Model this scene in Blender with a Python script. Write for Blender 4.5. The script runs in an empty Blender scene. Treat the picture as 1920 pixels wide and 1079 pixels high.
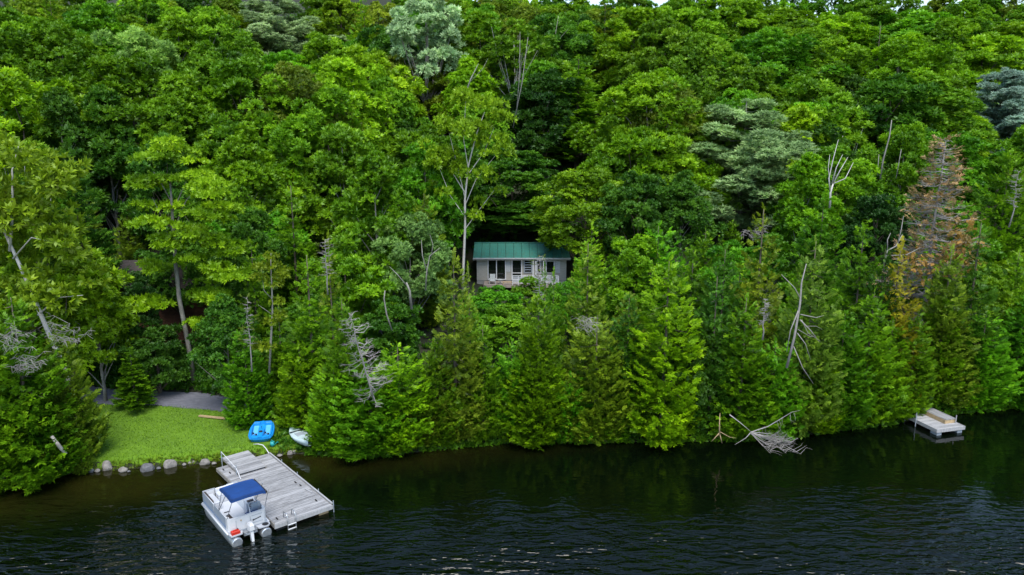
import bpy, math, random
import numpy as np
from mathutils import Vector, Matrix

# ------------------------------------------------------------------ camera, sky, sun, exposure
scene = bpy.context.scene
col = scene.collection
F, PITCH, CH = 1400.0, math.radians(12), 18.5
cam = bpy.data.cameras.new('camera'); cam.sensor_width = 36; cam.lens = F / 1920 * 36
cam.clip_start = .5; cam.clip_end = 4000
camo = bpy.data.objects.new('camera', cam); col.objects.link(camo)
camo.location = (0, 0, CH); camo.rotation_euler = (math.radians(90) - PITCH, 0, 0)
scene.camera = camo
world = bpy.data.worlds.new('World'); scene.world = world; world.use_nodes = True
wn = world.node_tree; bg = wn.nodes['Background']
sky = wn.nodes.new('ShaderNodeTexSky'); sky.sky_type = 'NISHITA'; sky.sun_disc = False
SUN_EL, SUN_AZ = math.radians(62), math.radians(172)      # azimuth clockwise from +Y: behind the camera, to the right
sky.sun_elevation = SUN_EL; sky.sun_rotation = SUN_AZ
sky.altitude = 300; sky.dust_density = .8; sky.air_density = 1.3
wn.links.new(sky.outputs[0], bg.inputs[0]); bg.inputs[1].default_value = 0.125
sl = bpy.data.lights.new('sun', 'SUN'); sl.energy = 2.2; sl.angle = math.radians(36); sl.color = (1, .95, .86)
so = bpy.data.objects.new('sun', sl); col.objects.link(so)
sd = Vector((math.sin(SUN_AZ) * math.cos(SUN_EL), math.cos(SUN_AZ) * math.cos(SUN_EL), math.sin(SUN_EL)))
so.rotation_euler = sd.to_track_quat('Z', 'Y').to_euler(); so.location = (30, -30, 60)
scene.view_settings.view_transform = 'Standard'; scene.view_settings.look = 'None'
scene.view_settings.gamma = 1; scene.view_settings.use_curve_mapping = False
scene.view_settings.exposure = 1.08
scene.cycles.max_bounces = 5; scene.cycles.diffuse_bounces = 3; scene.cycles.glossy_bounces = 3
scene.cycles.transmission_bounces = 3; scene.cycles.transparent_max_bounces = 4

# ------------------------------------------------------------------ helpers
rng = np.random.default_rng(7); random.seed(7)
CP, SP = math.cos(PITCH), math.sin(PITCH)
def ray(px, py):
    x = (px - 960) / F; y = (539.5 - py) / F
    return np.array([x, CP + y * SP, -SP + y * CP])
def gp(px, py, z=0.0):                       # a photo pixel on the level z
    d = ray(px, py); t = (z - CH) / d[2]
    return d[0] * t, d[1] * t
def at(px, py, Y):                           # a photo pixel at the distance Y
    d = ray(px, py); t = Y / d[1]
    return np.array([d[0] * t, Y, CH + d[2] * t])
def proj(p):
    x, y, z = p[0], p[1], p[2] - CH
    dep = y * CP - z * SP; up = y * SP + z * CP
    return 960 + F * x / dep, 539.5 - F * up / dep, dep

def setp(o, label=None, cat=None, group=None, kind=None):
    if label: o['label'] = label
    if cat: o['category'] = cat
    if group: o['group'] = group
    if kind: o['kind'] = kind
    return o
def empty(name, loc=(0, 0, 0), rz=0.0):
    o = bpy.data.objects.new(name, None); col.objects.link(o)
    o.location = loc; o.rotation_euler = (0, 0, rz); o.empty_display_size = .3
    return o
def link_mesh(name, me, m=None, parent=None):
    o = bpy.data.objects.new(name, me); col.objects.link(o)
    if m is not None and not me.materials: me.materials.append(m)
    if parent: o.parent = parent
    return o
def np_mesh(name, V, Q, var=None, smooth=False):
    me = bpy.data.meshes.new(name)
    V = np.asarray(V, np.float32); Q = np.asarray(Q, np.int32)
    k = Q.shape[1]
    me.vertices.add(len(V)); me.vertices.foreach_set('co', V.ravel())
    me.loops.add(Q.size); me.loops.foreach_set('vertex_index', Q.ravel())
    me.polygons.add(len(Q))
    me.polygons.foreach_set('loop_start', np.arange(0, Q.size, k, dtype=np.int32))
    try: me.polygons.foreach_set('loop_total', np.full(len(Q), k, np.int32))
    except Exception: pass
    me.update(calc_edges=True)
    if smooth: me.polygons.foreach_set('use_smooth', np.ones(len(Q), bool))
    if var is not None:
        a = me.attributes.new('var', 'FLOAT', 'POINT'); a.data.foreach_set('value', np.asarray(var, np.float32))
    return me

class MB:                                    # collects shapes, builds ONE mesh object
    def __init__(s): s.v = []; s.f = []
    def add(s, vs, fs):
        b = len(s.v); s.v += [tuple(map(float, p)) for p in vs]; s.f += [tuple(b + i for i in f) for f in fs]; return s
    def box(s, c, d, rz=0.0, bev=0.0, rx=0.0, ry=0.0):
        x, y, z = d[0] / 2, d[1] / 2, d[2] / 2
        M = Matrix.Translation(c) @ Matrix.Rotation(rz, 4, 'Z') @ Matrix.Rotation(ry, 4, 'Y') @ Matrix.Rotation(rx, 4, 'X')
        if bev <= 0:
            vs = [(-x, -y, -z), (x, -y, -z), (x, y, -z), (-x, y, -z), (-x, -y, z), (x, -y, z), (x, y, z), (-x, y, z)]
            fs = [(3, 2, 1, 0), (4, 5, 6, 7), (0, 1, 5, 4), (1, 2, 6, 5), (2, 3, 7, 6), (3, 0, 4, 7)]
        else:
            b = bev; vs = []
            for zz, k in ((-z, 0), (z - b, 0), (z, b)):
                vs += [(-x + k, -y + k, zz), (x - k, -y + k, zz), (x - k, y - k, zz), (-x + k, y - k, zz)]
            fs = [(3, 2, 1, 0), (8, 9, 10, 11)]
            for r in (0, 4):
                for i in range(4): j = (i + 1) % 4; fs.append((r + i, r + j, r + 4 + j, r + 4 + i))
        return s.add([M @ Vector(p) for p in vs], fs)
    def tube(s, pts, r, n=8, caps=True):
        pts = [Vector(p) for p in pts]; rs = r if hasattr(r, '__len__') else [r] * len(pts)
        vs = []; up = Vector((0, 0, 1)); N = None
        for i, p in enumerate(pts):
            t = (pts[min(i + 1, len(pts) - 1)] - pts[max(i - 1, 0)]).normalized()
            if N is None: N = t.cross(up if abs(t.z) < .95 else Vector((1, 0, 0))).normalized()
            else:
                N = (N - t * N.dot(t)); N = N.normalized() if N.length > 1e-6 else t.orthogonal().normalized()
            B = t.cross(N)
            for k in range(n):
                a = 2 * math.pi * k / n; vs.append(p + (N * math.cos(a) + B * math.sin(a)) * rs[i])
        fs = [(i * n + k, i * n + (k + 1) % n, (i + 1) * n + (k + 1) % n, (i + 1) * n + k) for i in range(len(pts) - 1) for k in range(n)]
        if caps: fs += [tuple(range(n))[::-1], tuple((len(pts) - 1) * n + k for k in range(n))]
        return s.add(vs, fs)
    def prism(s, outline, z0, z1):           # outline in xy, counter-clockwise
        n = len(outline); vs = [(x, y, z0) for x, y in outline] + [(x, y, z1) for x, y in outline]
        return s.add(vs, [tuple(range(n))[::-1], tuple(range(n, 2 * n))] + [(i, (i + 1) % n, n + (i + 1) % n, n + i) for i in range(n)])
    def build(s, name, m, parent=None, smooth=False):
        me = bpy.data.meshes.new(name); me.from_pydata(s.v, [], s.f)
        if smooth: me.polygons.foreach_set('use_smooth', [True] * len(me.polygons))
        return link_mesh(name, me, m, parent)

# ------------------------------------------------------------------ materials
def nodes(name):
    m = bpy.data.materials.new(name); m.use_nodes = True; nt = m.node_tree
    return m, nt, nt.nodes['Principled BSDF']
def mat(name, c, rough=.6, metal=0, rnd=False, noise=0, scale=4, c2=None, bump=0, spec=.5, stretch=(1, 1, 1), coat=0):
    m, nt, b = nodes(name)
    b.inputs['Roughness'].default_value = rough; b.inputs['Metallic'].default_value = metal
    b.inputs['Specular IOR Level'].default_value = spec; b.inputs['Coat Weight'].default_value = coat
    c2 = c2 or tuple(v * (1 - noise) for v in c)
    tc = nt.nodes.new('ShaderNodeTexCoord'); mp = nt.nodes.new('ShaderNodeMapping'); mp.inputs['Scale'].default_value = stretch
    nz = nt.nodes.new('ShaderNodeTexNoise'); nz.inputs['Scale'].default_value = scale; nz.inputs['Detail'].default_value = 6; nz.inputs['Roughness'].default_value = .65
    cr = nt.nodes.new('ShaderNodeValToRGB'); cr.color_ramp.elements[0].position = .32; cr.color_ramp.elements[1].position = .68
    cr.color_ramp.elements[0].color = (*c2, 1); cr.color_ramp.elements[1].color = (*c, 1)
    L = nt.links.new
    L(tc.outputs['Object'], mp.inputs[0]); L(mp.outputs[0], nz.inputs['Vector']); L(nz.outputs[0], cr.inputs[0]); L(cr.outputs[0], b.inputs['Base Color'])
    if rnd:
        oi = nt.nodes.new('ShaderNodeObjectInfo'); mm_ = nt.nodes.new('ShaderNodeMath'); mm_.operation = 'MULTIPLY'; mm_.inputs[1].default_value = 61; va = nt.nodes.new('ShaderNodeVectorMath')
        L(oi.outputs['Random'], mm_.inputs[0]); L(tc.outputs['Object'], va.inputs[0]); L(mm_.outputs[0], va.inputs[1]); L(va.outputs[0], mp.inputs[0])
    if bump:
        bp = nt.nodes.new('ShaderNodeBump'); bp.inputs['Strength'].default_value = bump; bp.inputs['Distance'].default_value = .03
        L(nz.outputs[0], bp.inputs['Height']); L(bp.outputs[0], b.inputs['Normal'])
    return m
def leaf_mat(name, trans=.35, gloss=.02):
    """leaf colour = the tree's own colour, varied from spray to spray"""
    m = bpy.data.materials.new(name); m.use_nodes = True; nt = m.node_tree; nt.nodes.clear(); N = nt.nodes.new; L = nt.links.new
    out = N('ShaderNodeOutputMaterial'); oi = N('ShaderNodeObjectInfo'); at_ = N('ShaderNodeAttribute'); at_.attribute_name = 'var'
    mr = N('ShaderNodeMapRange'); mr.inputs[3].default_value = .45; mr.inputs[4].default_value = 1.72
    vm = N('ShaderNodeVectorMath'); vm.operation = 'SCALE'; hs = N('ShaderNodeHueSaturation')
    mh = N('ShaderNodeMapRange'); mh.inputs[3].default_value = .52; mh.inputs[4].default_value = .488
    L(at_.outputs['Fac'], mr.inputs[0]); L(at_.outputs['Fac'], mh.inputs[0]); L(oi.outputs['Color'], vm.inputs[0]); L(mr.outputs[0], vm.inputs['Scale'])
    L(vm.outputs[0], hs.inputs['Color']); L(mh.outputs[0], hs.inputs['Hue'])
    d = N('ShaderNodeBsdfDiffuse'); t = N('ShaderNodeBsdfTranslucent'); g = N('ShaderNodeBsdfGlossy'); g.inputs['Roughness'].default_value = .45
    g.inputs['Color'].default_value = (.8, .9, .8, 1)
    mx = N('ShaderNodeMixShader'); mx.inputs[0].default_value = trans; m2 = N('ShaderNodeMixShader'); m2.inputs[0].default_value = gloss
    L(hs.outputs[0], d.inputs[0]); L(hs.outputs[0], t.inputs[0]); L(d.outputs[0], mx.inputs[1]); L(t.outputs[0], mx.inputs[2])
    L(mx.outputs[0], m2.inputs[1]); L(g.outputs[0], m2.inputs[2]); L(m2.outputs[0], out.inputs['Surface'])
    return m
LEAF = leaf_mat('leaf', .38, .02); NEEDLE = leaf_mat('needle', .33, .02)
BARK = mat('bark', (.16, .13, .10), .9, noise=.5, scale=6, bump=.6, stretch=(1, 1, .2))
GREYBARK = mat('grey_bark', (.28, .27, .24), .85, noise=.55, scale=5, bump=.4, stretch=(1, 1, .4))
BIRCHBARK = mat('birch_bark', (.48, .46, .43), .7, c2=(.10, .09, .08), scale=3.2, stretch=(1, 1, 2.6))
BIRCHBARK.node_tree.nodes['Color Ramp'].color_ramp.elements[0].position = .30
BIRCHBARK.node_tree.nodes['Color Ramp'].color_ramp.elements[1].position = .40
DEADWOOD = mat('dead_wood', (.32, .30, .28), .9, noise=.35, scale=5)
WOOD = mat('weathered_plank', (.36, .36, .37), .8, rnd=True, c2=(.15, .15, .155), scale=2.2, stretch=(.9, 7, 1), bump=.4)
WOODB = mat('weathered_plank_pale', (.40, .40, .41), .8, rnd=True, c2=(.25, .25, .26), scale=2.0, stretch=(.6, 7, 1), bump=.4)
WOODC = mat('weathered_plank_dark', (.34, .34, .35), .8, rnd=True, c2=(.08, .08, .085), scale=1.9, stretch=(.5, 7, 1), bump=.4)
FRAMEW = mat('dock_frame_wood', (.30, .28, .25), .85, noise=.4, scale=5)
RAWWOOD = mat('raw_wood', (.50, .36, .20), .8, noise=.35, scale=5)
WHITE = mat('white_paint', (.62, .63, .65), .35, noise=.06, scale=3)
OFFWH = mat('white_gelcoat', (.50, .52, .56), .3, noise=.08, scale=2)
GREYV = mat('grey_vinyl_and_shade', (.30, .34, .39), .5, noise=.12, scale=4)  # also carries the painted shade of the boat's left fence panels
ALU = mat('aluminium', (.50, .53, .57), .35, metal=.75, noise=.2, scale=6)
BLUEPIPE = mat('blue_trim', (.05, .15, .38), .5, noise=.1)
CANVAS = mat('blue_canvas', (.0005, .042, .19), .8, noise=.25, scale=3, bump=.2)
DKVINYL = mat('dark_vinyl', (.05, .035, .03), .5, noise=.3)
BLACK = mat('black_rubber', (.015, .015, .018), .6, noise=.2)
RED = mat('red_plastic', (.55, .03, .015), .4, noise=.25, scale=8)
PBLUE = mat('pedal_boat_blue', (.01, .25, .68), .35, noise=.15, scale=3)
PBLUE2 = mat('pedal_boat_pale_blue', (.10, .42, .78), .4, noise=.1, scale=3)
TEAL = mat('teal_plastic', (.02, .35, .36), .4, noise=.2)
PALEH = mat('pale_hull', (.50, .62, .66), .45, noise=.2, scale=2)
ROCK = mat('shore_rock', (.27, .25, .23), .9, noise=.5, scale=5, bump=.8)
ROCKD = mat('shore_rock_dark', (.15, .15, .16), .9, noise=.5, scale=5, bump=.8)
ROOFM = mat('green_roof_metal', (.025, .19, .155), .5, noise=.22, scale=2.2, c2=(.045, .13, .09))
WALLC = mat('weathered_cladding', (.43, .41, .36), .85, noise=.25, scale=3, stretch=(1, 1, 5))
FASCIA = mat('fascia_board', (.34, .33, .31), .8, noise=.2)
BROWNW = mat('brown_log_siding', (.085, .032, .016), .8, noise=.4, scale=4)
BROWNR = mat('brown_shingle_roof', (.05, .04, .035), .9, noise=.4, scale=5)
GLASS = mat('window_glass', (.008, .011, .010), .06, noise=.3, scale=2, spec=.8)
CURTAIN = mat('pale_curtain', (.50, .52, .52), .8, noise=.3, scale=6)
REDDEC = mat('deck_boards', (.36, .30, .26), .8, noise=.35, scale=4)
SAND = mat('grit', (.2, .16, .12), .9, noise=.5)

# ------------------------------------------------------------------ terrain
SH = [gp(*q) for q in [(-900, 985), (-300, 945), (0, 908), (100, 893), (160, 886), (405, 868), (550, 851), (700, 858), (800, 846), (930, 832), (1200, 829), (1400, 826), (1500, 818), (1600, 805), (1700, 791), (1780, 779), (1860, 770), (1919, 764), (2200, 742), (2900, 700)]]
SHX = np.array([p[0] for p in SH]); SHY = np.array([p[1] for p in SH])
SHX = np.concatenate([[-1500], SHX, [1500]]); SHY = np.concatenate([[SHY[0] - 30], SHY, [SHY[-1] + 250]])
def shore(x): return np.interp(x, SHX, SHY)
def terr(x, y):
    x = np.asarray(x, float); y = np.asarray(y, float)
    d = y - shore(x)
    s = np.clip(d / .7, 0, 1); z = .38 * s * s * (3 - 2 * s)
    z = z + .055 * np.clip(d, 0, 9) + .112 * np.clip(d - 9, 0, 26)
    k = 1 + .04 * np.clip(-x / 60, -1, 1)
    z = z + k * (.335 * np.clip(d - 35, 0, 112) + .30 * np.clip(d - 147, 0, 60)) * (1 - .12 * np.clip((x - 112) / 18, 0, 1))
    z = z + np.clip(d - 12, 0, 20) / 20 * (.5 * np.sin(x * .13 + 1) * np.cos(y * .11) + .35 * np.sin(x * .31 + y * .23))
    z = z - .4 * np.clip(d - 194, 0, 90)
    return z + np.where(d < 0, np.maximum(.35 * d, -7), 0)

GX = np.concatenate([np.linspace(-1500, -130, 12), np.arange(-120, 121, 1.6), np.linspace(130, 1500, 12)])
GD = np.concatenate([[-900, -300, -60, -20, -8, -4, -2, -1, -.4, -.1, 0, .1, .2, .35, .5, .7, 1, 1.5, 2, 2.6], np.arange(3.2, 60, 1.4), np.arange(60, 210, 4), [230, 300, 450, 700, 1100, 1800]])
X, D_ = np.meshgrid(GX, GD); Yg = shore(X) + D_; Z = terr(X, Yg)
nr, nc = X.shape; idx = np.arange(nr * nc).reshape(nr, nc)
Qg = np.stack([idx[:-1, :-1], idx[:-1, 1:], idx[1:, 1:], idx[1:, :-1]], -1).reshape(-1, 4)
GROUND = mat('forest_floor', (.014, .024, .007), 1, c2=(.022, .020, .010), scale=.8, bump=.5)
g = link_mesh('ground', np_mesh('ground', np.stack([X, Yg, Z], -1).reshape(-1, 3), Qg, smooth=True), GROUND); setp(g, kind='structure')

# water
def water_mat():
    m, nt, b = nodes('lake_water'); N = nt.nodes.new; L = nt.links.new
    tc = N('ShaderNodeTexCoord')
    sx = N('ShaderNodeSeparateXYZ'); L(tc.outputs['Object'], sx.inputs[0])
    # muddy shallows near the lawn, near-black green where it is deep
    geo = N('ShaderNodeMapRange'); geo.inputs[1].default_value = 34; geo.inputs[2].default_value = 40; geo.interpolation_type = 'SMOOTHSTEP'
    ax = N('ShaderNodeMath'); ax.operation = 'MULTIPLY_ADD'; ax.inputs[1].default_value = -.32; ax.inputs[2].default_value = -4.2
    L(sx.outputs['X'], ax.inputs[0]); ad = N('ShaderNodeMath'); ad.operation = 'ADD'; L(sx.outputs['Y'], ad.inputs[0]); L(ax.outputs[0], ad.inputs[1]); L(ad.outputs[0], geo.inputs[0])
    nz0 = N('ShaderNodeTexNoise'); nz0.inputs['Scale'].default_value = .35; nz0.inputs['Detail'].default_value = 4; L(tc.outputs['Object'], nz0.inputs['Vector'])
    mu = N('ShaderNodeMath'); mu.operation = 'MULTIPLY'; L(geo.outputs[0], mu.inputs[0]); L(nz0.outputs[0], mu.inputs[1])
    mc = N('ShaderNodeMix'); mc.data_type = 'RGBA'; mc.inputs[6].default_value = (.0012, .0028, .0010, 1); mc.inputs[7].default_value = (.022, .020, .003, 1)
    L(mu.outputs[0], mc.inputs[0]); L(mc.outputs[2], b.inputs['Base Color'])
    b.inputs['Roughness'].default_value = .03; b.inputs['IOR'].default_value = 1.40
    # ripples: crests roughly across the view, two sizes, stronger away from the sheltered shore
    def rip(sc, stretch, rot, det):
        mp = N('ShaderNodeMapping'); mp.inputs['Scale'].default_value = stretch; mp.inputs['Rotation'].default_value = (0, 0, rot)
        n = N('ShaderNodeTexNoise'); n.inputs['Scale'].default_value = sc; n.inputs['Detail'].default_value = det; n.inputs['Distortion'].default_value = .5; n.inputs['Roughness'].default_value = .5
        L(tc.outputs['Object'], mp.inputs[0]); L(mp.outputs[0], n.inputs['Vector']); return n.outputs[0]
    a = rip(1.0, (.72, 1.9, 1), -.2, 2.2); c = rip(2.4, (.7, 1.8, 1), .25, 2); big = rip(.09, (1, 1.6, 1), .3, 2)
    s1 = N('ShaderNodeMath'); s1.operation = 'MULTIPLY_ADD'; s1.inputs[1].default_value = .34; L(c, s1.inputs[0]); L(a, s1.inputs[2])
    dist = N('ShaderNodeMapRange'); dist.inputs[1].default_value = 37; dist.inputs[2].default_value = 25; dist.inputs[3].default_value = .05; dist.inputs[4].default_value = 1
    dist.interpolation_type = 'SMOOTHSTEP'; dist.clamp = True
    wob = N('ShaderNodeMath'); wob.operation = 'MULTIPLY_ADD'; wob.inputs[1].default_value = 16; L(big, wob.inputs[0])
    off = N('ShaderNodeMath'); off.operation = 'SUBTRACT'; off.inputs[1].default_value = 8; L(sx.outputs['Y'], off.inputs[0]); L(off.outputs[0], wob.inputs[2])
    L(wob.outputs[0], dist.inputs[0])
    bp = N('ShaderNodeBump'); bp.inputs['Distance'].default_value = .46
    L(dist.outputs[0], bp.inputs['Strength']); L(s1.outputs[0], bp.inputs['Height']); L(bp.outputs[0], b.inputs['Normal'])
    return m
wv = [(-1500, -900, 0), (1500, -900, 0), (1500, 900, 0), (-1500, 900, 0)]
w = MB().add([(-1500, -900, 0), (1500, -900, 0), (1500, 60, 0), (-1500, 60, 0)], [(0, 1, 2, 3)]).build('lake_water', water_mat()); setp(w, kind='structure')

# lawn, path
def sheet(name, outline_fn, x0, x1, y0, y1, step, off, m):
    xs = np.arange(x0, x1, step); ys = np.arange(y0, y1, step); X, Y = np.meshgrid(xs, ys)
    Zs = terr(X, Y) + off; nr, nc = X.shape; idx = np.arange(nr * nc).reshape(nr, nc)
    Q = np.stack([idx[:-1, :-1], idx[:-1, 1:], idx[1:, 1:], idx[1:, :-1]], -1).reshape(-1, 4)
    ok = outline_fn(X.ravel()[Q].mean(1), Y.ravel()[Q].mean(1)); Q = Q[ok]
    used, inv = np.unique(Q.ravel(), return_inverse=True)
    V = np.stack([X, Y, Zs], -1).reshape(-1, 3)[used]
    o = link_mesh(name, np_mesh(name, V, inv.reshape(-1, 4), smooth=True), m); setp(o, kind='structure'); return o
def path_y(x): return 46.75 + .25 * np.sin(x * .5) - .12 * (x + 22)
def in_lawn(x, y): return (y > shore(x) + .25) & (y < path_y(x) - 1.0) & (x > -30) & (x < -11.5)
def in_path(x, y): return (np.abs(y - path_y(x)) < 1.15 + .08 * np.sin(x * 1.7)) & (x > -34) & (x < -15)
LAWN = mat('lawn_grass', (.11, .22, .006), 1, c2=(.07, .15, .005), scale=.7, bump=.3)
sheet('lawn', in_lawn, -30, -11, 36, 48, .2, .02, LAWN)
PATH = mat('path_gravel', (.15, .155, .19), .95, c2=(.09, .095, .12), scale=5, bump=.7, stretch=(.5, 1.6, 1))
sheet('path', in_path, -34, -15, 42, 50, .14, .035, PATH)
# grass blades
n = 26000; gx = rng.uniform(-29, -11.8, n); gy = rng.uniform(36, 47, n); k = in_lawn(gx, gy); gx, gy = gx[k], gy[k]; n = len(gx)
gz = terr(gx, gy) + .015; A = rng.uniform(0, 6.283, n); hh = rng.uniform(.04, .08, n) * (1 + .8 * (gy - shore(gx) < .7)); lw = .016
dx, dy = np.cos(A), np.sin(A); lean = rng.normal(0, .05, (n, 2))
V = np.stack([np.stack([gx - dx * lw, gy - dy * lw, gz], -1), np.stack([gx + dx * lw, gy + dy * lw, gz], -1),
              np.stack([gx + dx * lw * .6 + lean[:, 0], gy + dy * lw * .6 + lean[:, 1], gz + hh], -1), np.stack([gx - dx * lw * .6 + lean[:, 0], gy - dy * lw * .6 + lean[:, 1], gz + hh * .9], -1)], 1).reshape(-1, 3)
o = link_mesh('lawn_grass_blades', np_mesh('grass', V, np.arange(4 * n).reshape(-1, 4), np.repeat(rng.random(n), 4)), LEAF)
o.color = (.13, .25, .006, 1); setp(o, 'short green grass covering the small lawn by the water', 'grass', kind='stuff')

# ------------------------------------------------------------------ foliage templates
def frond(seed, n=5, curl=0.0):              # flat conifer spray: midrib along +x, side fingers
    r = np.random.default_rng(seed); V = []
    def blade(p, ang, l, w, dz):
        ca, sa = math.cos(ang), math.sin(ang)
        V.extend([(p[0], p[1], p[2]), (p[0] + l * .45 * ca - w * sa, p[1] + l * .45 * sa + w * ca, p[2] + dz * .35 + .02),
                  (p[0] + l * ca, p[1] + l * sa, p[2] + dz), (p[0] + l * .45 * ca + w * sa, p[1] + l * .45 * sa - w * ca, p[2] + dz * .35 + .02)])
    for i in range(n):
        t = .05 + .72 * i / (n - 1)
        for s in (-1, 1):
            l = (.5 - .3 * t) * r.uniform(.8, 1.15)
            blade((t, 0, .10 * math.sin(t * 3) + curl * t * t), s * r.uniform(.55, .9), l, .088 * r.uniform(.85, 1.2), r.uniform(-.14, .20))
    blade((.45, 0, .08), r.uniform(-.1, .1), .62, .09, r.uniform(0, .25) + curl)
    return np.array(V)
def tuft(seed, n=8, w=.115, spread=1.0):       # rosette of leaves opening along +x
    r = np.random.default_rng(seed); V = []
    for i in range(n):
        a = 2 * math.pi * i / n + r.uniform(-.4, .4); th = r.uniform(.25, 1.15) * spread; l = r.uniform(.45, .75)
        d = np.array([math.cos(th), math.sin(th) * math.cos(a), math.sin(th) * math.sin(a)])
        s = np.cross(d, [1, 0, 0]); s /= np.linalg.norm(s) + 1e-9; nn = np.cross(s, d); b = d * .02
        ww = w * r.uniform(.8, 1.25)
        V.extend([b, b + d * l * .5 + s * ww + nn * .03, b + d * l - nn * .07, b + d * l * .5 - s * ww + nn * .03])
    return np.array(V)
FRONDS = [frond(i, 5, .02 * i) for i in range(5)]
TUFTS = [tuft(i, 7) for i in range(5)]
NEEDLES = [tuft(i + 20, 11, .075, .95) for i in range(4)]
def norm(a): return a / (np.linalg.norm(a, axis=-1, keepdims=True) + 1e-9)
class Fol:
    def __init__(s): s.P = []; s.A = []; s.N = []; s.S = []; s.v = []
    def add(s, P, A, N, S, v):
        s.P.append(np.atleast_2d(P)); s.A.append(np.atleast_2d(A)); s.N.append(np.atleast_2d(N)); s.S.append(np.atleast_1d(S)); s.v.append(np.atleast_1d(v))
    def mesh(s, name, temps, r):
        P, A, N, S, v = map(np.concatenate, (s.P, s.A, s.N, s.S, s.v)); A = norm(A); B = norm(np.cross(N, A)); C = np.cross(A, B)
        k = r.integers(0, len(temps), len(P)); VV = []; vv = []
        for i, t in enumerate(temps):
            q = k == i
            W = P[q][:, None] + S[q][:, None, None] * (t[None, :, 0:1] * A[q][:, None] + t[None, :, 1:2] * B[q][:, None] + t[None, :, 2:3] * C[q][:, None])
            VV.append(W.reshape(-1, 3)); vv.append(np.repeat(v[q], len(t)))
        V = np.concatenate(VV)
        return np_mesh(name, V, np.arange(len(V)).reshape(-1, 4), np.concatenate(vv))
def lump(az, h, ph):                         # slow unevenness of a crown's outline
    return 1 + .16 * np.sin(2 * az + ph[0] + 3 * h) + .12 * np.sin(3 * az + ph[1] - 7 * h) + .10 * np.sin(9 * h + ph[2] + az)

def conifer(seed, H, R, h0=.02, fs=.55, dens=1.0, layers=0, droop=.25, up=.22, pw=.8, bulge=.12, ragged=.12, keep=1.0):
    r = np.random.default_rng(seed); F_ = Fol(); ph = r.uniform(0, 6.28, 3)
    nb = int(3.3 * math.pi * R * H * dens)
    hs = h0 + (1 - h0) * (1 - np.sqrt(r.random(nb)) ** 1.15) if h0 < .5 else r.uniform(h0, 1, nb)
    hs = h0 + (1 - h0) * (1 - r.random(nb) ** .62)
    if layers: hs = (np.round(hs * layers) + r.normal(0, .16, nb)) / layers; hs = np.clip(hs, h0, .995)
    br = []
    for i in range(nb):
        h = hs[i]; az = r.uniform(0, 6.283)
        L = R * (1 - h) ** pw * min(1, .62 + h / max(bulge, .01) * .38) * lump(az, h, ph) * (1 - ragged * abs(r.normal())) * 1.04 + .08
        if keep < 1 and r.random() > keep: continue
        d = np.array([math.cos(az), math.sin(az), 0.]); sd_ = np.array([-d[1], d[0], 0.])
        n = max(2, int(L / (fs * .62))); t = np.linspace(.3 if L > 1 else .15, 1, n) + r.uniform(-.05, .05, n)
        zz = -droop * L * t + (droop * .55 + up * .5) * L * t ** 2.6 + h * H
        P = d[None] * (L * t)[:, None] + np.array([0, 0, 1.]) * np.maximum(zz, -.25 + r.uniform(0, .3, n))[:, None]
        bv = np.clip(r.normal(.45, .17), 0, 1)
        for s in (-1, 1):
            a = s * r.uniform(.25, .95, n) * (1.15 - .8 * t); tilt = r.uniform(-.35, .45, n) + (t - .6) * up * 2
            A = d[None] * np.cos(a)[:, None] + sd_[None] * np.sin(a)[:, None] + np.array([0, 0, 1.]) * tilt[:, None]
            Nn = np.array([0, 0, 1.]) + r.normal(0, .35, (n, 3)) + d * .35
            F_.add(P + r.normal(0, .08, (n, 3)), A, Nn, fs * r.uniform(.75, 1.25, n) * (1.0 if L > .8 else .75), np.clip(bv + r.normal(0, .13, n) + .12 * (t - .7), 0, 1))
        if i % 9 == 0: br.append((h, az, L, droop))
    # leader
    for z in np.arange(.93, 1.0, .02): F_.add([[0, 0, z * H]], [[r.normal(0, .3), r.normal(0, .3), 1]], [[1, 0, 0]], [fs * .8], [.6])
    return F_.mesh('conifer_crown', FRONDS, r), br
def trunk_mb(H, r0, lean=(0, 0), n=9, top=.99, wob=.0, seed=0):
    rr = np.random.default_rng(seed); pts = []; rs = []
    for i in range(n):
        t = i / (n - 1) * top; pts.append((lean[0] * t * t + rr.normal(0, wob), lean[1] * t * t + rr.normal(0, wob), H * t - (.25 if i == 0 else 0))); rs.append(r0 * (1.25 if i == 0 else 1 - .88 * t))
    return pts, rs
def conifer_trunk(H, r0, br, seed):
    m = MB(); p, r_ = trunk_mb(H, r0, seed=seed); m.tube(p, r_, 7)
    for h, az, L, dr in br:
        a = Vector((math.cos(az), math.sin(az), 0)); m.tube([(0, 0, h * H), a * L * .5 + Vector((0, 0, h * H - dr * L * .4)), a * L * .85 + Vector((0, 0, h * H - dr * L * .45))], [.035, .02, .008], 3, False)
    return m
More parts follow.
